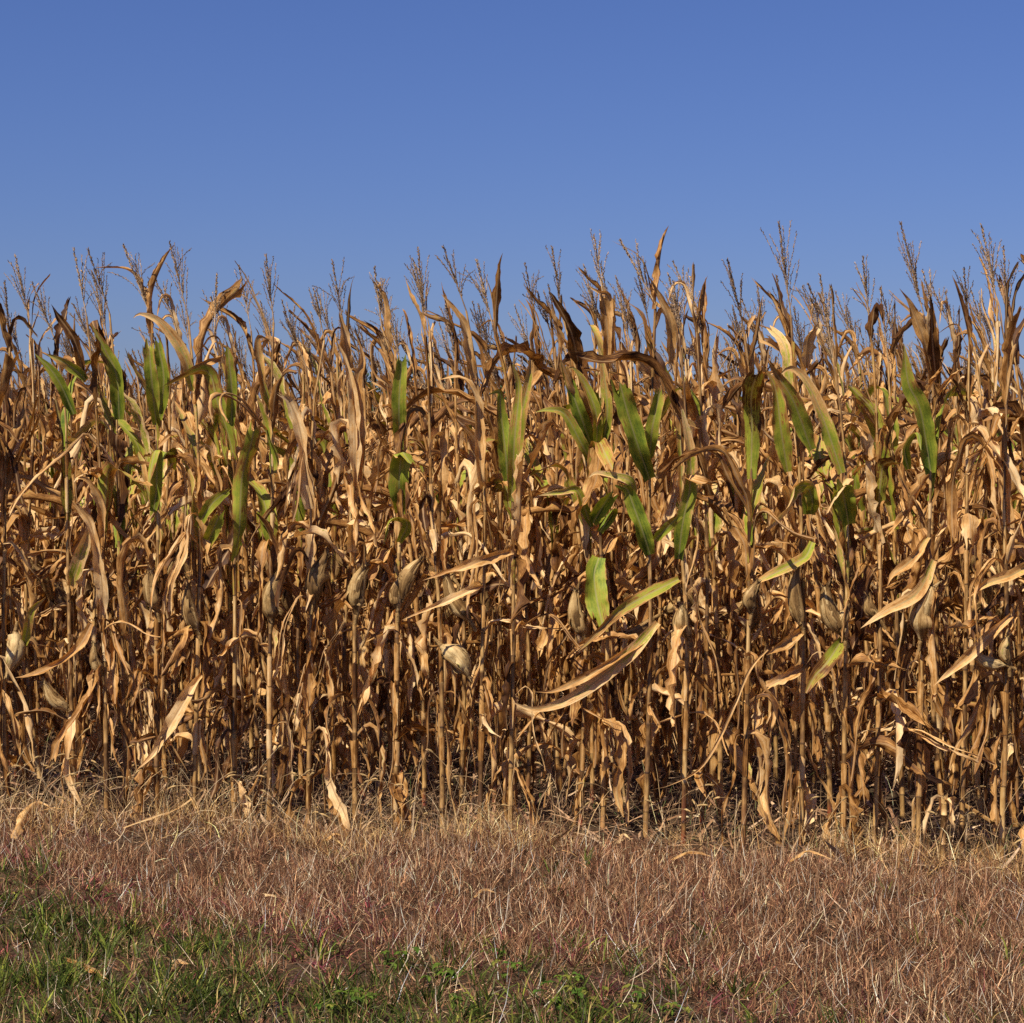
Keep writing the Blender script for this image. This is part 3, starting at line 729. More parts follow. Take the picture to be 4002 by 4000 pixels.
    (12, [(1850, 1480), (1830, 1350), (1815, 1280), (1775, 1210), (1725, 1150)], 0.05, 0.0, 0.0, .75, 1, (10, 20)),
]
# ears: plant index, foot pixel, tip pixel, radius, tone, opening
EARS = [
    (0, (60, 2470), (32, 2625), 0.040, 0.8, 0.1), (1, (268, 2775), (175, 2665), 0.028, 0.6, 0.9), (2, (398, 2640), (372, 2520), 0.024, 0.6, 0.5),
    (4, (617, 2390), (592, 2235), 0.033, 0.45, 0.7), (5, (778, 2480), (735, 2300), 0.032, 0.5, 1.0), (7, (1062, 2435), (1085, 2250), 0.040, 0.4, 0.5),
    (8, (1228, 2360), (1275, 2175), 0.040, 0.38, 0.3), (9, (1395, 2400), (1428, 2215), 0.038, 0.5, 0.6), (10, (1570, 2350), (1640, 2190), 0.036, 0.5, 0.5),
    (10, (1558, 2390), (1566, 2260), 0.024, 0.5, 0.1), (11, (1725, 2525), (1830, 2640), 0.044, 0.85, 0.1), (12, (1840, 2430), (1745, 2260), 0.032, 0.6, 0.4),
    (14, (2285, 2500), (2252, 2310), 0.032, 0.5, 0.5), (17, (2690, 2500), (2668, 2370), 0.032, 0.55, 0.5), (19, (2938, 2400), (2960, 2280), 0.026, 0.5, 0.5),
    (20, (3140, 2460), (3115, 2230), 0.030, 0.45, 1.0), (21, (3300, 2490), (3225, 2300), 0.036, 0.5, 0.9), (21, (3305, 2500), (3312, 2380), 0.026, 0.5, 0.1),
    (22, (3440, 2420), (3395, 2330), 0.024, 0.45, 0.5), (23, (3600, 2500), (3640, 2300), 0.045, 0.6, 0.8), (25, (3930, 2600), (3800, 2545), 0.026, 0.9, 1.5),
    (25, (3945, 2600), (3940, 2490), 0.022, 0.55, 0.1),
]
def make_front():
    for i, (px, dd, spx, tb, tt, green, red, label) in enumerate(FRONT):
        x0 = (px - 2001) * ROW_A / (F - ROW_S * (px - 2001)); D = row_y(x0) + dd
        x0 = (px - 2001) / F * D
        base = np.array((x0, D, float(gz(x0, D))))
        pts = [base] + [at(a, b, D + random.uniform(-0.02, 0.02)) for a, b in spx] + [at(*tb, D)]
        C, L = catmull(pts, 60); C = C - base; fr = np.linspace(0, 1, 60)
        def sp(f, C=C, fr=fr): return np.array([np.interp(f, fr, C[:, j]) for j in range(3)])
        tip = at(*tt, D + random.uniform(-0.05, 0.05)) - base
        mine = [l for l in LV if l[0] == i]
        skip = [float(np.interp(at(*l[1][0], D)[2] - base[2], C[:, 2], fr)) - 0.035 for l in mine]
        parts = plant_parts(sp, tip, 0, green, 1.0, 0, red=red, thick=1.0 + (0.12 if px in (605, 1545, 3920) else 0), skip=skip)
        for (_, pix, w, ga, gb, r, tr, (t0, t1)) in mine:
            m = len(pix)
            off = 0.02 + random.uniform(0.09, 0.18) * np.linspace(0, 1, m) ** 0.7
            P3 = [at(a, b, D - o) - base for (a, b), o in zip(pix, off)]
            P3[0] = at(*pix[0], D - 0.012) - base
            P, Ll = catmull(P3, 26)
            T0 = P[1] - P[0]; B0 = np.cross(T0, (0, 1, 0))
            gr = ga > 0.4
            mb = MB()
            add_leaf(mb, P, Ll, B0, w, max(ga, gb), r, R(t0), R(t1), 0.22 if gr else 0.35, 0.12 if gr else 0.3, 0.10 if gr else 0.22, tr, 9, 0.6, crump=0.02 if gr else 0.05, g0=(ga, gb), rag=0.4)
            parts['leaf'].append(mb)
        for (_, a, b, rad, r, op) in [e for e in EARS if e[0] == i]:
            A = at(*a, D - 0.03) - base; B = at(*b, D - 0.05) - base
            mh, ms = MB(), MB()
            add_ear(mh, ms, A, B - A, float(np.linalg.norm(B - A)) * 1.04, rad, r, op)
            parts['ear'].append((mh, ms))
        root = empty('corn_plant', Vector(base))
        tag(root, label, 'corn plant', 'corn plants in the front row')
        realise(parts, root)
make_front()

# ------------------------------------------------------------------ the rows behind
def proto(green):
    sp, tip = random_spine()
    root = empty('corn_plant', (0, 0, 0))
    parts = plant_parts(sp, tip, 0, green, 1.0, 1 if random.random() < 0.8 else 0, red=random.choice([0, 0, 0.6, 0.9]), thick=random.uniform(0.85, 1.1), tassel=random.random() < 0.7)
    realise(parts, root)
    return root
PROTO_DRY = [proto(random.choice([0.0, 0.03, 0.08])) for _ in range(20)]
PROTO_GRN = [proto(random.uniform(0.4, 0.6)) for _ in range(8)]
unused = set(PROTO_DRY + PROTO_GRN)
ORD = ['', 'second', 'third', 'fourth', 'fifth', 'sixth', 'seventh', 'eighth']
budget = 0
edge_spots = []        # plants just outside the picture, for the single mass
for k in range(1, 8):
    Dm = ROW_A + 0.787 * k
    x = -0.34 * Dm - 0.9
    while x < 0.34 * Dm + 1.0:
        x += random.uniform(0.14, 0.185) + (0.12 if random.random() < 0.06 else 0)
        y = row_y(x, k) + random.gauss(0, 0.025)
        px = 2001 + F * x / y
        if px < -70 or px > 4075:
            edge_spots.append((x, y)); continue
        g = 0.30 if 350 < px < 1150 and k < 5 else 0.06
        pr = random.choice(PROTO_GRN) if random.random() < g else random.choice(PROTO_DRY)
        if pr in unused: o = pr; unused.discard(pr)
        else: o = copy_tree(pr)
        o.location = (x, y, float(gz(x, y)))
        o.rotation_euler = (random.gauss(0, 0.02), random.gauss(-0.01, 0.02), random.uniform(-0.5, 0.5))
        s = random.uniform(0.93, 1.06); o.scale = (s * random.choice((1, 1, 1.04)), s, s * random.uniform(0.97, 1.03))
        is_g = pr in PROTO_GRN
        tag(o, ('partly green corn plant' if is_g else 'withered brown corn plant') + f' in the {ORD[k]} row, behind the row nearest the grass',
            'corn plant', f'{"partly green" if is_g else "withered"} corn plants of the {ORD[k]} row')
        budget += 1
for o in list(unused):
    for c in list(o.children_recursive): bpy.data.objects.remove(c)
    bpy.data.objects.remove(o)
for sgn in (-1, 1):
    for k in range(6):
        x = sgn * (0.275 * 8.04 + 0.30 + 0.17 * k) + (0.12 if sgn < 0 else 0.05); edge_spots.append((x, row_y(x)))

def make_far():
    """everything of the field further back, and what stands just outside the picture, as one mass"""
    lods = []
    for _ in range(16):
        sp, tip = random_spine()
        pt = plant_parts(sp, tip, 0, random.choice([0, 0, 0.1, 0.3]), 0.4, 0, tassel=random.random() < 0.6)
        lods.append({kk: [m.arrays() for m in pt[kk]] for kk in ('stalk', 'leaf', 'tassel')})
    acc = {'stalk': MB(), 'leaf': MB(), 'tassel': MB()}
    spots = list(edge_spots)
    for k in range(8, 27):
        Dm = ROW_A + 0.787 * k; x = -0.32 * Dm - 1.2
        while x < 0.32 * Dm + 1.2:
            x += random.uniform(0.15, 0.2); spots.append((x, row_y(x, k) + random.gauss(0, 0.03)))
    for x, y in spots:
        l = random.choice(lods); a = random.uniform(-0.6, 0.6); s = random.uniform(0.93, 1.07)
        M = s * np.array(((math.cos(a), -math.sin(a), 0), (math.sin(a), math.cos(a), 0), (0, 0, 1)))
        off = np.array((x, y, 0))
        for kk in acc:
            for arr in l[kk]: acc[kk].add_arrays(arr, M, off)
    me_l = acc['leaf'].build('corn_field', M_LEAF)
    # one object: join stalks and tassels in as extra material slots
    objs = [me_l, acc['stalk'].build('corn_field_stalks', M_STALK), acc['tassel'].build('corn_field_tassels', M_TASSEL)]
    for o in objs: o.select_set(True)
    bpy.context.view_layer.objects.active = me_l
    with bpy.context.temp_override(active_object=me_l, selected_editable_objects=objs, selected_objects=objs, object=me_l):
        bpy.ops.object.join()
    tag(me_l, 'mass of brown corn filling the field behind the countable rows', 'corn field', kind='stuff')
make_far()
print('PLANTS behind', budget)

# ------------------------------------------------------------------ grass
def blades(N, x, y, h, w, az, lean, curve, tone, zb=0.0, seg=4, tipw=0.12, tonevar=0.25):
    """N ribbons: arrays or scalars. lean/curve: angle from vertical at foot and added to the tip"""
    b = lambda q: np.broadcast_to(np.asarray(q, float), (N,))
    x, y, h, w, az, lean, curve = map(b, (x, y, h, w, az, lean, curve))
    t = np.linspace(0, 1, seg)
    th = lean[:, None] + curve[:, None] * t[None]
    kink = rng.normal(0, 0.18, (N, seg))
    a = az[:, None] + np.cumsum(kink, 1)
    d = np.stack([np.sin(th) * np.cos(a), np.sin(th) * np.sin(a), np.cos(th)], -1)
    st = (h / (seg - 1))[:, None, None]
    P = np.zeros((N, seg, 3)); P[:, 0] = np.stack([x, y, gz(x, y) + b(zb)], 1)
    P[:, 1:] = P[:, :1] + np.cumsum((d[:, :-1] + d[:, 1:]) / 2 * st, 1)
    gx = gz(P[..., 0], P[..., 1])
    P[..., 2] = np.maximum(P[..., 2], gx + 0.004)
    fa = rng.uniform(0, 2 * PI, N)
    W = np.stack([np.cos(fa), np.sin(fa), rng.normal(0, 0.25, N)], 1)
    ww = (w[:, None] * (1 - (1 - tipw) * t[None] ** 1.5) / 2)[..., None]
    V = np.stack([P - W[:, None] * ww, P + W[:, None] * ww], 2).reshape(-1, 3)     # N, seg, 2
    i = np.arange(N)[:, None] * seg * 2; j = np.arange(seg - 1)[None] * 2
    Fc = np.stack([i + j, i + j + 1, i + j + 3, i + j + 2], -1).reshape(-1, 4)
    tone = np.asarray(tone, float)
    if tone.ndim == 1: tone = np.broadcast_to(tone, (N, 3))
    tn = tone * np.exp(rng.normal(0, tonevar, N))[:, None]
    A = np.repeat(np.clip(tn, 0, 0.9), seg * 2, 0)
    return V, Fc, A, np.zeros((len(V), 2)), P

def pick(N, pal, wts):
    return np.asarray(pal)[rng.choice(len(pal), N, p=np.asarray(wts) / sum(wts))]

X0, X1, Y0 = -3.0, 3.2, 4.9
def scatter(N, dens):
    """x, y samples in the verge with acceptance dens(x, y)"""
    xs = rng.uniform(X0, X1, N * 2); ys = rng.uniform(Y0, 9.3, N * 2)
    keep = (rng.uniform(0, 1, N * 2) < dens(xs, ys)) & (np.abs(xs) < 0.30 * ys + 0.7)
    return xs[keep], ys[keep]
def patch(x, y, s=1.0, p=0.0):
    return 0.5 + 0.5 * np.sin(s * (2.3 * x + 1.1 * y) + p) * np.sin(s * (1.7 * y - 1.3 * x) + 2 * p)

def tufts(x, y, per, spread):
    """blade feet in tufts: returns x, y, outward azimuth, distance from the middle (0..1) and tuft number"""
    n = len(x); c = np.repeat(np.arange(n), rng.integers(max(1, per // 2), per + per // 2 + 1, n))
    a = rng.uniform(0, 2 * PI, len(c)); r = np.abs(rng.normal(0, 0.5, len(c)))
    return x[c] + np.cos(a) * r * spread, y[c] + np.sin(a) * r * spread, a + rng.normal(0, 0.5, len(c)), r, c

def make_dead_grass():
    mb = MB()
    edge = lambda x: row_y(x) - 0.14 + 0.05 * np.sin(5 * x) + 0.04 * np.sin(13 * x) - 0.12 * ((x > 0.15) & (x < 1.3))
    def bare(x, y): return np.exp(-(((x + 1.55) / 0.6) ** 2 + ((y - 7.95) / 0.26) ** 2))
    def d1(x, y):
        g = sstep((y - green_y(x) + 0.15) / 0.5)
        return np.clip(0.16 + 0.84 * g, 0, 1) * (y < edge(x)) * (1 - 0.9 * bare(x, y)) * (0.45 + 0.55 * patch(x, y, 3.1, 4))
    # matted wiry stems in small tufts
    x, y = scatter(15500, d1)
    x, y, a, r, c = tufts(x, y, 13, 0.035); N = len(x)
    pal = np.array([(0.165, 0.072, 0.038), (0.27, 0.135, 0.072), (0.42, 0.235, 0.12), (0.085, 0.032, 0.020), (0.60, 0.41, 0.235)])
    tn = pick(N, pal, (4, 5, 4, 4, 2.2)) * np.exp(rng.normal(0, 0.28, c.max() + 1))[c][:, None]
    hs = (0.7 + 0.6 * rng.random(c.max() + 1))[c]
    mb.add(*blades(N, x, y, rng.uniform(0.03, 0.095, N) * hs, rng.uniform(0.0018, 0.0042, N), a, np.abs(rng.normal(0.2, 0.5, N)) + r * 0.6, rng.normal(0.4, 0.8, N), tn, 0, seg=4, tonevar=0.4)[:4])
    # litter lying flat under them
    x, y = scatter(42000, lambda x, y: 0.8 + 0.2 * sstep((y - green_y(x)) / 0.5)); k = y < edge(x) + 0.2; x, y = x[k], y[k]; N = len(x)
    mb.add(*blades(N, x, y, rng.uniform(0.02, 0.08, N), rng.uniform(0.002, 0.005, N), rng.uniform(0, 2 * PI, N), rng.uniform(1.2, 1.6, N), rng.normal(0, 0.2, N), pick(N, pal * 0.75, (4, 4, 2, 4, 1)), 0.004, seg=3, tonevar=0.4)[:4])
    # golden tan clumps close to the corn
    def d2(x, y):
        q = (row_y(x) - y)
        return np.exp(-((q - 0.22) / 0.30) ** 2) * (0.15 + 0.85 * patch(x, y, 2.4, 1)) * (q > -0.4) * np.where((x > 0.15) & (x < 1.3), 0.3, 1) * (1 - 0.8 * bare(x, y))
    x, y = scatter(4000, d2)
    x, y, a, r, c = tufts(x, y, 12, 0.05); N = len(x)
    pal = [(0.46, 0.27, 0.10), (0.60, 0.40, 0.17), (0.30, 0.155, 0.06), (0.70, 0.52, 0.29), (0.17, 0.08, 0.035)]
    mb.add(*blades(N, x, y, rng.uniform(0.06, 0.20, N), rng.uniform(0.0018, 0.0044, N), a, np.abs(rng.normal(0.1, 0.4, N)) + r * 0.5, rng.normal(0.8, 0.7, N), pick(N, pal, (3, 3, 2, 1.5, 1)), seg=5, tonevar=0.35)[:4])
    # pale straight straws
    x, y = scatter(5200, lambda x, y: (y < edge(x)) * (0.35 + 0.65 * (y > green_y(x)))); N = len(x)
    mb.add(*blades(N, x, y, rng.uniform(0.05, 0.15, N), rng.uniform(0.0018, 0.003, N), rng.uniform(0, 2 * PI, N), rng.uniform(0.1, 1.2, N), rng.normal(0, 0.3, N), pick(N, [(0.66, 0.50, 0.34), (0.80, 0.71, 0.56)], (3, 1)), seg=3)[:4])
    o = mb.build('dead_grass', M_GRASS, smooth=False)
    tag(o, 'matted pinkish brown dead grass between the corn and the green grass', 'dead grass', kind='stuff')
make_dead_grass()

def make_red_grass():
    mb = MB()
    def d(x, y):
        q = y - green_y(x)
        return np.exp(-((q - 0.10) / 0.38) ** 2) * (0.1 + 0.9 * patch(x, y, 1.9, 2)) * (x < 1.2) * 0.8 + 0.015
    x, y = scatter(4200, d); k = y < row_y(x) - 0.2; x, y = x[k], y[k]
    x, y, a, r, c = tufts(x, y, 9, 0.045); N = len(x)
    pal = [(0.17, 0.040, 0.050), (0.25, 0.070, 0.065), (0.09, 0.025, 0.032), (0.34, 0.14, 0.09)]
    mb.add(*blades(N, x, y, rng.uniform(0.04, 0.10, N), rng.uniform(0.003, 0.006, N), a, 0.3 + r * 0.8, rng.normal(0.8, 0.5, N), pick(N, pal, (3, 2, 3, 1)), tonevar=0.4)[:4])
    tag(mb.build('reddish_grass', M_GRASS, smooth=False), 'low purplish red grass where green grass meets dead grass', 'red grass', kind='stuff')
make_red_grass()

def make_green_grass():
    mb = MB()
    def d(x, y):
        q = green_y(x) - y
        return sstep((q + 0.40) / 0.9) * (0.15 + 0.85 * patch(x, y, 2.7, 0.4)) * np.where(x > -0.4, 0.55, 0.9) + 0.006 * (y < 7.5)
    x, y = scatter(5600, d); k = y < row_y(x) - 0.25; x, y = x[k], y[k]
    x, y, a, r, c = tufts(x, y, 12, 0.06); N = len(x)
    pal = [(0.052, 0.074, 0.011), (0.100, 0.130, 0.020), (0.028, 0.042, 0.008), (0.19, 0.20, 0.030), (0.12, 0.135, 0.045), (0.34, 0.25, 0.09)]
    tn = pick(N, pal, (5, 4, 4, 2, 2, 0.8)) * np.exp(rng.normal(0, 0.25, c.max() + 1))[c][:, None]
    mb.add(*blades(N, x, y, rng.uniform(0.04, 0.13, N), rng.uniform(0.0035, 0.0078, N), a, 0.05 + r * 0.8, rng.uniform(0.2, 1.7, N), tn, seg=6, tonevar=0.3)[:4])
    tag(mb.build('green_grass', M_GRASS, smooth=False), 'fresh green grass along the bottom left of the verge', 'grass', kind='stuff')
make_green_grass()

def foxtail_head(mb, P, L, tone):
    """bristly seed head along the end of a stem; P (m,3)"""
    n = 7; t = np.linspace(0, 1, n)
    add_tube(mb, P, 0.0042 * np.sin(np.clip(t * 0.9 + 0.08, 0, 1) * PI) ** 0.6 + 0.0006, tone, 5)
    add_spikelets(mb, P, 0.009, 0.0022, np.asarray(tone) * 1.15)

def make_weeds():
    """tall dry foxtail grass along the foot of the corn"""
    mb = MB()
    def d(x, y):
        q = row_y(x) - y
        return np.exp(-((q - 0.05) / 0.28) ** 2) * (0.25 + 0.75 * (patch(x, y, 1.5, 3) > 0.45)) * np.where(x < -0.2, 1.0, np.where(x > 1.3, 0.9, 0.25))
    x, y = scatter(6500, d); N = len(x)
    pal = [(0.58, 0.40, 0.20), (0.68, 0.52, 0.32), (0.42, 0.27, 0.13)]
    mb.add(*blades(N, x, y, rng.uniform(0.15, 0.40, N), rng.uniform(0.002, 0.0038, N), rng.uniform(0, 2 * PI, N), np.abs(rng.normal(0, 0.4, N)), rng.normal(0.9, 0.6, N), pick(N, pal, (3, 2, 2)), seg=7)[:4])
    for i in range(230):
        x = random.uniform(-2.7, 2.7); y = row_y(x) - random.gauss(0.10, 0.22)
        if x > 0 and random.random() < 0.45: continue
        H = random.uniform(0.16, 0.42)
        P = arc_path(np.array((x, y, float(gz(x, y)))), random.uniform(0, 2 * PI), random.uniform(0.05, 0.5), random.uniform(0.7, 1.9), H, 0.2, 0.9, 0.3, 12, 0.05)
        tone = np.array(random.choice(pal)) * random.uniform(0.8, 1.1)
        add_tube(mb, P, 0.0011, tone, 3)
        e = P[-1] - P[-2]; e /= np.linalg.norm(e)
        Lh = random.uniform(0.025, 0.05)
        foxtail_head(mb, P[-1] + e * Lh * np.linspace(0, 1, 7)[:, None] + np.array((0, 0, -0.25 * Lh)) * np.linspace(0, 1, 7)[:, None] ** 2, Lh, np.array((0.50, 0.34, 0.15)) * random.uniform(0.8, 1.15))
    tag(mb.build('foxtail_weeds', M_GRASS, smooth=False), 'tall straw coloured foxtail weeds tangled at the foot of the corn', 'weeds', kind='stuff')
make_weeds()

def make_litter():
    """scraps of leaf and stem on the soil between the rows"""
    mb = MB()
    xs = rng.uniform(-4.6, 4.6, 30000); ys = rng.uniform(6.9, 16, 30000)
    k = (ys > row_y(xs) - 0.35) & (np.abs(xs) < 0.3 * ys + 0.4); x, y = xs[k], ys[k]; N = len(x)
    pal = [(0.24, 0.13, 0.065), (0.36, 0.22, 0.12), (0.14, 0.075, 0.04), (0.48, 0.33, 0.20)]
    mb.add(*blades(N, x, y, rng.uniform(0.04, 0.22, N), rng.uniform(0.004, 0.022, N), rng.uniform(0, 2 * PI, N), rng.uniform(0.9, 1.6, N), rng.normal(0.2, 0.4, N), pick(N, pal, (3, 3, 3, 1)), rng.uniform(0, 0.03, N))[:4])
    xs = rng.uniform(-4.2, 4.2, 26000); ys = rng.uniform(7.0, 13, 26000)
    k = (ys > row_y(xs) - 0.2) & (np.abs(xs) < 0.3 * ys + 0.4) & (patch(xs, ys, 1.3, 5) > 0.35); x, y = xs[k], ys[k]; N = len(x)
    mb.add(*blades(N, x, y, rng.uniform(0.05, 0.25, N), rng.uniform(0.0015, 0.003, N), rng.uniform(0, 2 * PI, N), np.abs(rng.normal(0, 0.6, N)), rng.normal(0.6, 0.6, N), pick(N, pal + [(0.10, 0.15, 0.04)], (2, 3, 1, 1, 0.5)))[:4])
    tag(mb.build('leaf_litter', M_LITTER, smooth=False), 'brown leaf litter and dry wisps on the soil between the corn rows', 'leaf litter', kind='stuff')
make_litter()

def make_broadleaf():
    """small yellow green three lobed weeds in the grass at the bottom"""
    for n, (px, py, s) in enumerate([(1560, 3790, 1.0), (1380, 3960, 1.0), (1320, 3985, 1.0), (1740, 3860, 1.0), (1800, 3970, .8), (1930, 3740, .7), (1990, 3840, .9), (2160, 3985, 1.1), (2230, 3900, .9), (2300, 3985, 1.0), (2480, 3960, 0.9), (2620, 3985, 0.9)]):
        D = ground_D(py); c = at(px, py, D); c[2] = float(gz(c[0], c[1]))
        root = empty('broadleaf_weed', Vector(c))
        for j in range(random.randint(6, 9)):
            mb = MB(); h = random.uniform(0.02, 0.07) * s; a = random.uniform(0, 6.28)
            q = np.array((math.cos(a), math.sin(a), 0)) * random.uniform(0.01, 0.06) * s
            top = q + np.array((0, 0, h))
            add_tube(mb, np.array([q * 0.2, q * 0.6 + (0, 0, h * 0.6), top]), 0.0009, (0.12, 0.14, 0.03), 3)
            tone = np.array(random.choice([(0.07, 0.13, 0.018), (0.11, 0.17, 0.022), (0.20, 0.20, 0.035)]))
            for l in range(3):
                aa = a + (l - 1) * 1.5
                dd = np.array((math.cos(aa), math.sin(aa), random.uniform(-0.3, 0.2)))
                P, Ll = catmull([top, top + dd * 0.012 * s, top + dd * 0.026 * s + (0, 0, -0.006)], 6)
                m2 = MB(); add_leaf(m2, P, Ll, (-math.sin(aa), math.cos(aa), 0), 0.018 * s, 0, 0.5, 0, 0, 0.2, 0.1, 0.05, 1, 5, 0.4)
                ar = m2.arrays(); mb.add(ar[0], ar[1], tone, ar[3])
            mb.build('leaf', M_GRASS, root)
        where = ['in the red grass, highest of the weeds', 'at the bottom edge left of the others', 'beside its twin at the bottom left edge', 'among green blades below the top one', 'low at the bottom left of centre',
                 'half hidden in brown grass near the centre', 'below the centre of the verge', 'at the bottom edge just right of centre', 'above the bottom edge right of centre',
                 'at the bottom edge with wide leaves', 'at the right end of the green patch', 'lowest and furthest right'][n]
        tag(root, 'small yellow green broadleaf weed ' + where, 'weed', 'broadleaf weeds in the grass')
make_broadleaf()

# ------------------------------------------------------------------ single things on the ground
def fallen_leaf(pix, w, r, label, lift=0.05, green=0.0, tr=1):
    P3 = []
    for i, (a, b, dz) in enumerate(pix):
        D = ground_D(b) ; p = at(a, b, D); z = float(gz(p[0], p[1])) + 0.035 + dz
        P3.append((p[0], p[1], z))
    P, L = catmull(P3, 24)
    c = P[12].copy(); c[2] = float(gz(c[0], c[1]))
    mb = MB(); add_leaf(mb, P - c, L, np.cross(P[1] - P[0], (0, 0.5, 1)), w, green, r, 0, R(30), 0.4, 0.3, 0.2, tr, 9, 0.7, crump=0.03)
    o = mb.build('fallen_leaf', M_LEAF); o.location = Vector(c)
    tag(o, label, 'leaf')
fallen_leaf([(48, 3310, 0), (90, 3265, 0.03), (150, 3225, 0.06), (220, 3232, 0.02)], 0.05, 0.72, 'orange tan corn leaf lying arched on the weeds at the left edge')
fallen_leaf([(255, 3770, 0.01), (320, 3815, 0.01), (380, 3850, 0), (425, 3895, 0)], 0.032, 0.35, 'brown curled corn leaf fallen on the green grass at the bottom left')
fallen_leaf([(665, 3850, 0), (690, 3830, 0.01), (740, 3835, 0)], 0.03, 0.8, 'short pale orange leaf scrap in the green grass at the bottom')
fallen_leaf([(480, 3300, 0.01), (610, 3275, 0.03), (700, 3240, 0.04), (860, 3170, 0.12)], 0.02, 0.85, 'long narrow straw leaf lying in front of the stalks on the left')
fallen_leaf([(1270, 3310, 0.0), (1310, 3300, 0.02), (1350, 3297, 0.0)], 0.03, 0.7, 'short tan leaf scrap on dead grass below the ninth stalk')

fallen_leaf([(2620, 3400, 0), (2700, 3385, 0.02), (2790, 3392, 0.0)], 0.03, 0.6, 'tan leaf scrap on the dead grass under the thin shaded plant')
fallen_leaf([(2410, 3345, 0), (2440, 3325, 0.02), (2475, 3335, 0.0)], 0.035, 0.95, 'pale crumpled leaf scrap beside the foot of the centre right plant')
fallen_leaf([(3080, 3420, 0), (3160, 3400, 0.03), (3260, 3412, 0.0)], 0.025, 0.7, 'narrow dry leaf lying level on dead grass below the tallest tassel')
fallen_leaf([(1850, 3560, 0), (1890, 3540, 0.01), (1940, 3545, 0.0)], 0.022, 0.75, 'small pale leaf scrap alone in the middle of the dead grass')
fallen_leaf([(1030, 3510, 0), (1060, 3530, 0.01), (1085, 3535, 0.0)], 0.02, 0.95, 'tiny whitish leaf scrap in the dead grass left of centre')
def fallen_stalk(p0, p1, label, r=0.011):
    A = at(p0[0], p0[1], p0[2]); B = at(p1[0], p1[1], p1[2])
    c = (A + B) / 2; c[2] = 0
    mb = MB(); L = np.linalg.norm(B - A)
    nodes = [0, 0.25, 0.55, 0.82, 1.0]
    add_stalk(mb, lambda f: A + (B - A) * f - c, nodes, lambda f: r * (1 - 0.3 * f))
    # close the broken ends with splintered fibre
    for e, s in ((A - c, -1), (B - c, 1)):
        d = (B - A) / L * s
        for i in range(9):
            v = d + rng.normal(0, 0.25, 3)
            add_tube(mb, e - d * 0.01 + v * 0.035 * np.linspace(0, 1, 3)[:, None] + rng.normal(0, 0.003, 3), np.array((0.003, 0.002, 0.0008)), (0, 0.7, 0), 4)
    o = mb.build('fallen_stalk', M_STALK); o.location = Vector(c)
    tag(o, label, 'corn stalk')
fallen_stalk((3715, 3115, 8.3), (3880, 3215, 7.7), 'yellow broken corn stalk leaning on the weeds near the right edge')
fallen_stalk((2330, 3285, 7.98), (2610, 3345, 7.72), 'broken corn stalk lying along the row foot right of the red footed plant', 0.009)

def stump(px, dd, h, label):
    x0 = (px - 2001) * ROW_A / (F - ROW_S * (px - 2001)); D = row_y(x0) + dd; x0 = (px - 2001) / F * D
    root = empty('corn_stump', (x0, D, float(gz(x0, D))))
    mb = MB(); add_stalk(mb, lambda f: np.array((0.008 * f, 0, h * f)), [0, 0.3, 0.75, 1.0], lambda f: 0.0125 - 0.001 * f)
    for i in range(10):
        a = i * 0.63; add_tube(mb, np.array([(0.010 * math.cos(a) + 0.008, 0.010 * math.sin(a), h - 0.02), (0.012 * math.cos(a) + 0.008, 0.012 * math.sin(a), h + random.uniform(0.005, 0.03))]), np.array((0.004, 0.001)), (0, 0.9, 0), 4)
    mb.build('stalk', M_STALK, root)
    for i in range(3):
        mb = MB(); az = i * 2.1 - 1.2
        P = arc_path(np.array((0.01, 0, h * 0.95)), az, 0.5, 2.9, 0.12 + 0.05 * i, 0.0, 0.35, 0.2, 12)
        add_leaf(mb, P, 0.15, (-math.sin(az), math.cos(az), 0), 0.034, 0, 0.95, 0, 0.6, 0.5, 0.5, 0.3, 0.8, 7)
        mb.build('leaf', M_LEAF, root)
    tag(root, label, 'corn stump')
stump(3690, -0.12, 0.27, 'short pale broken corn stump in the front row near the right edge')

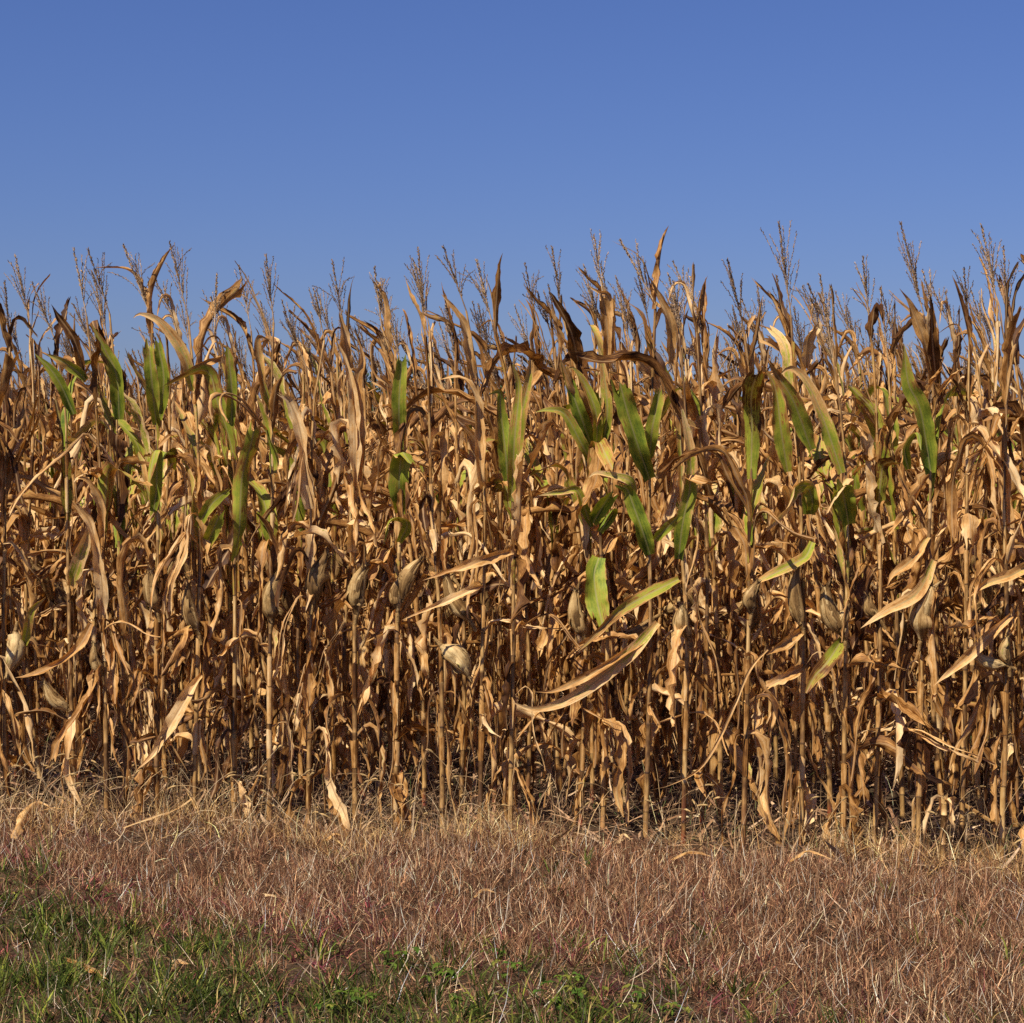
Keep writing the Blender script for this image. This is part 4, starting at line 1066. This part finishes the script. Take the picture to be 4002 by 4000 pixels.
# ------------------------------------------------------------------ distant trees
def tree(px, top, D, wid, label, seed):
    r2 = np.random.default_rng(seed); rd = random.Random(seed)
    Ht = float(at(px, top, D)[2]); x0 = (px - 2001) / F * D
    root = empty('tree', (x0, D, 0))
    mb = MB()
    trunk_h = Ht * 0.55
    add_tube(mb, np.array([(0, 0, -0.1), (0.05, 0, Ht * 0.15), (0.1, 0, trunk_h), (0.1, 0, Ht * 0.85)]), np.array((0.22, 0.17, 0.11, 0.03)), (0.10, 0.075, 0.05), 8)
    for i in range(9):
        a = rd.uniform(0, 6.28); z = rd.uniform(0.25, 0.65) * Ht; e = rd.uniform(0.3, 0.42) * wid
        add_tube(mb, np.array([(0.07, 0, z), (e * 0.5 * math.cos(a), e * 0.5 * math.sin(a), z + 0.6), (e * math.cos(a), e * math.sin(a), z + 1.3)]), np.array((0.08, 0.05, 0.015)), (0.10, 0.075, 0.05), 5)
    mb.build('trunk', M_BARK, root)
    mb = MB()
    nc = 46
    cen = []
    for i in range(nc):
        v = r2.normal(0, 1, 3); v /= np.linalg.norm(v); rr = r2.uniform(0.45, 1.0)
        cen.append((v[0] * rr * wid * 0.42, v[1] * rr * wid * 0.42, Ht * 0.56 + v[2] * rr * Ht * 0.36))
    cen = np.array(cen); cen[0] = (0, 0, Ht * 0.93)
    N = 8000
    ci = r2.integers(0, nc, N); C = cen[ci] + r2.normal(0, 0.32, (N, 3)) * (1, 1, 0.75)
    a = r2.normal(0, 1, (N, 3)); a /= np.linalg.norm(a, axis=1)[:, None]; b = np.cross(a, r2.normal(0, 1, (N, 3))); b /= np.linalg.norm(b, axis=1)[:, None]
    s = r2.uniform(0.06, 0.13, N)[:, None]
    V = np.stack([C - a * s, C + b * s * 0.6, C + a * s, C - b * s * 0.6], 1).reshape(-1, 3)
    tone = np.array((0.040, 0.072, 0.022)) * (0.6 + 0.9 * r2.random(nc))[ci][:, None] * r2.uniform(0.7, 1.3, N)[:, None]
    mb.add(V, np.arange(N * 4).reshape(-1, 4), np.repeat(tone, 4, 0), np.zeros((N * 4, 2)))
    mb.build('crown', M_TREE, root, smooth=False)
    tag(root, label, 'tree', 'distant trees behind the corn')
TREES = [(520, 1560, 95, 7, 'low distant dark green tree showing through the corn on the left'),
         (1415, 1425, 88, 6, 'distant dark green tree in the gap below the tassels left of the upright green blade'),
         (1600, 1412, 92, 6, 'tallest distant dark tree, behind the upright green blade left of centre'),
         (1760, 1455, 96, 6, 'distant dark tree right of the tallest one, behind brown leaves'),
         (1985, 1480, 90, 6, 'distant dark tree behind the middle of the corn'),
         (2620, 1600, 98, 7, 'low distant tree barely showing right of centre behind the corn'),
         (3225, 1512, 90, 5, 'distant dark tree in the gap left of the tall right tassels'),
         (3425, 1518, 94, 5, 'distant dark tree behind the bare yellow stalk on the right'),
         (3700, 1525, 90, 6, 'distant dark tree in the gap near the right edge of the corn')]
for i, t in enumerate(TREES): tree(t[0], t[1], t[2], t[3], t[4], 100 + i)
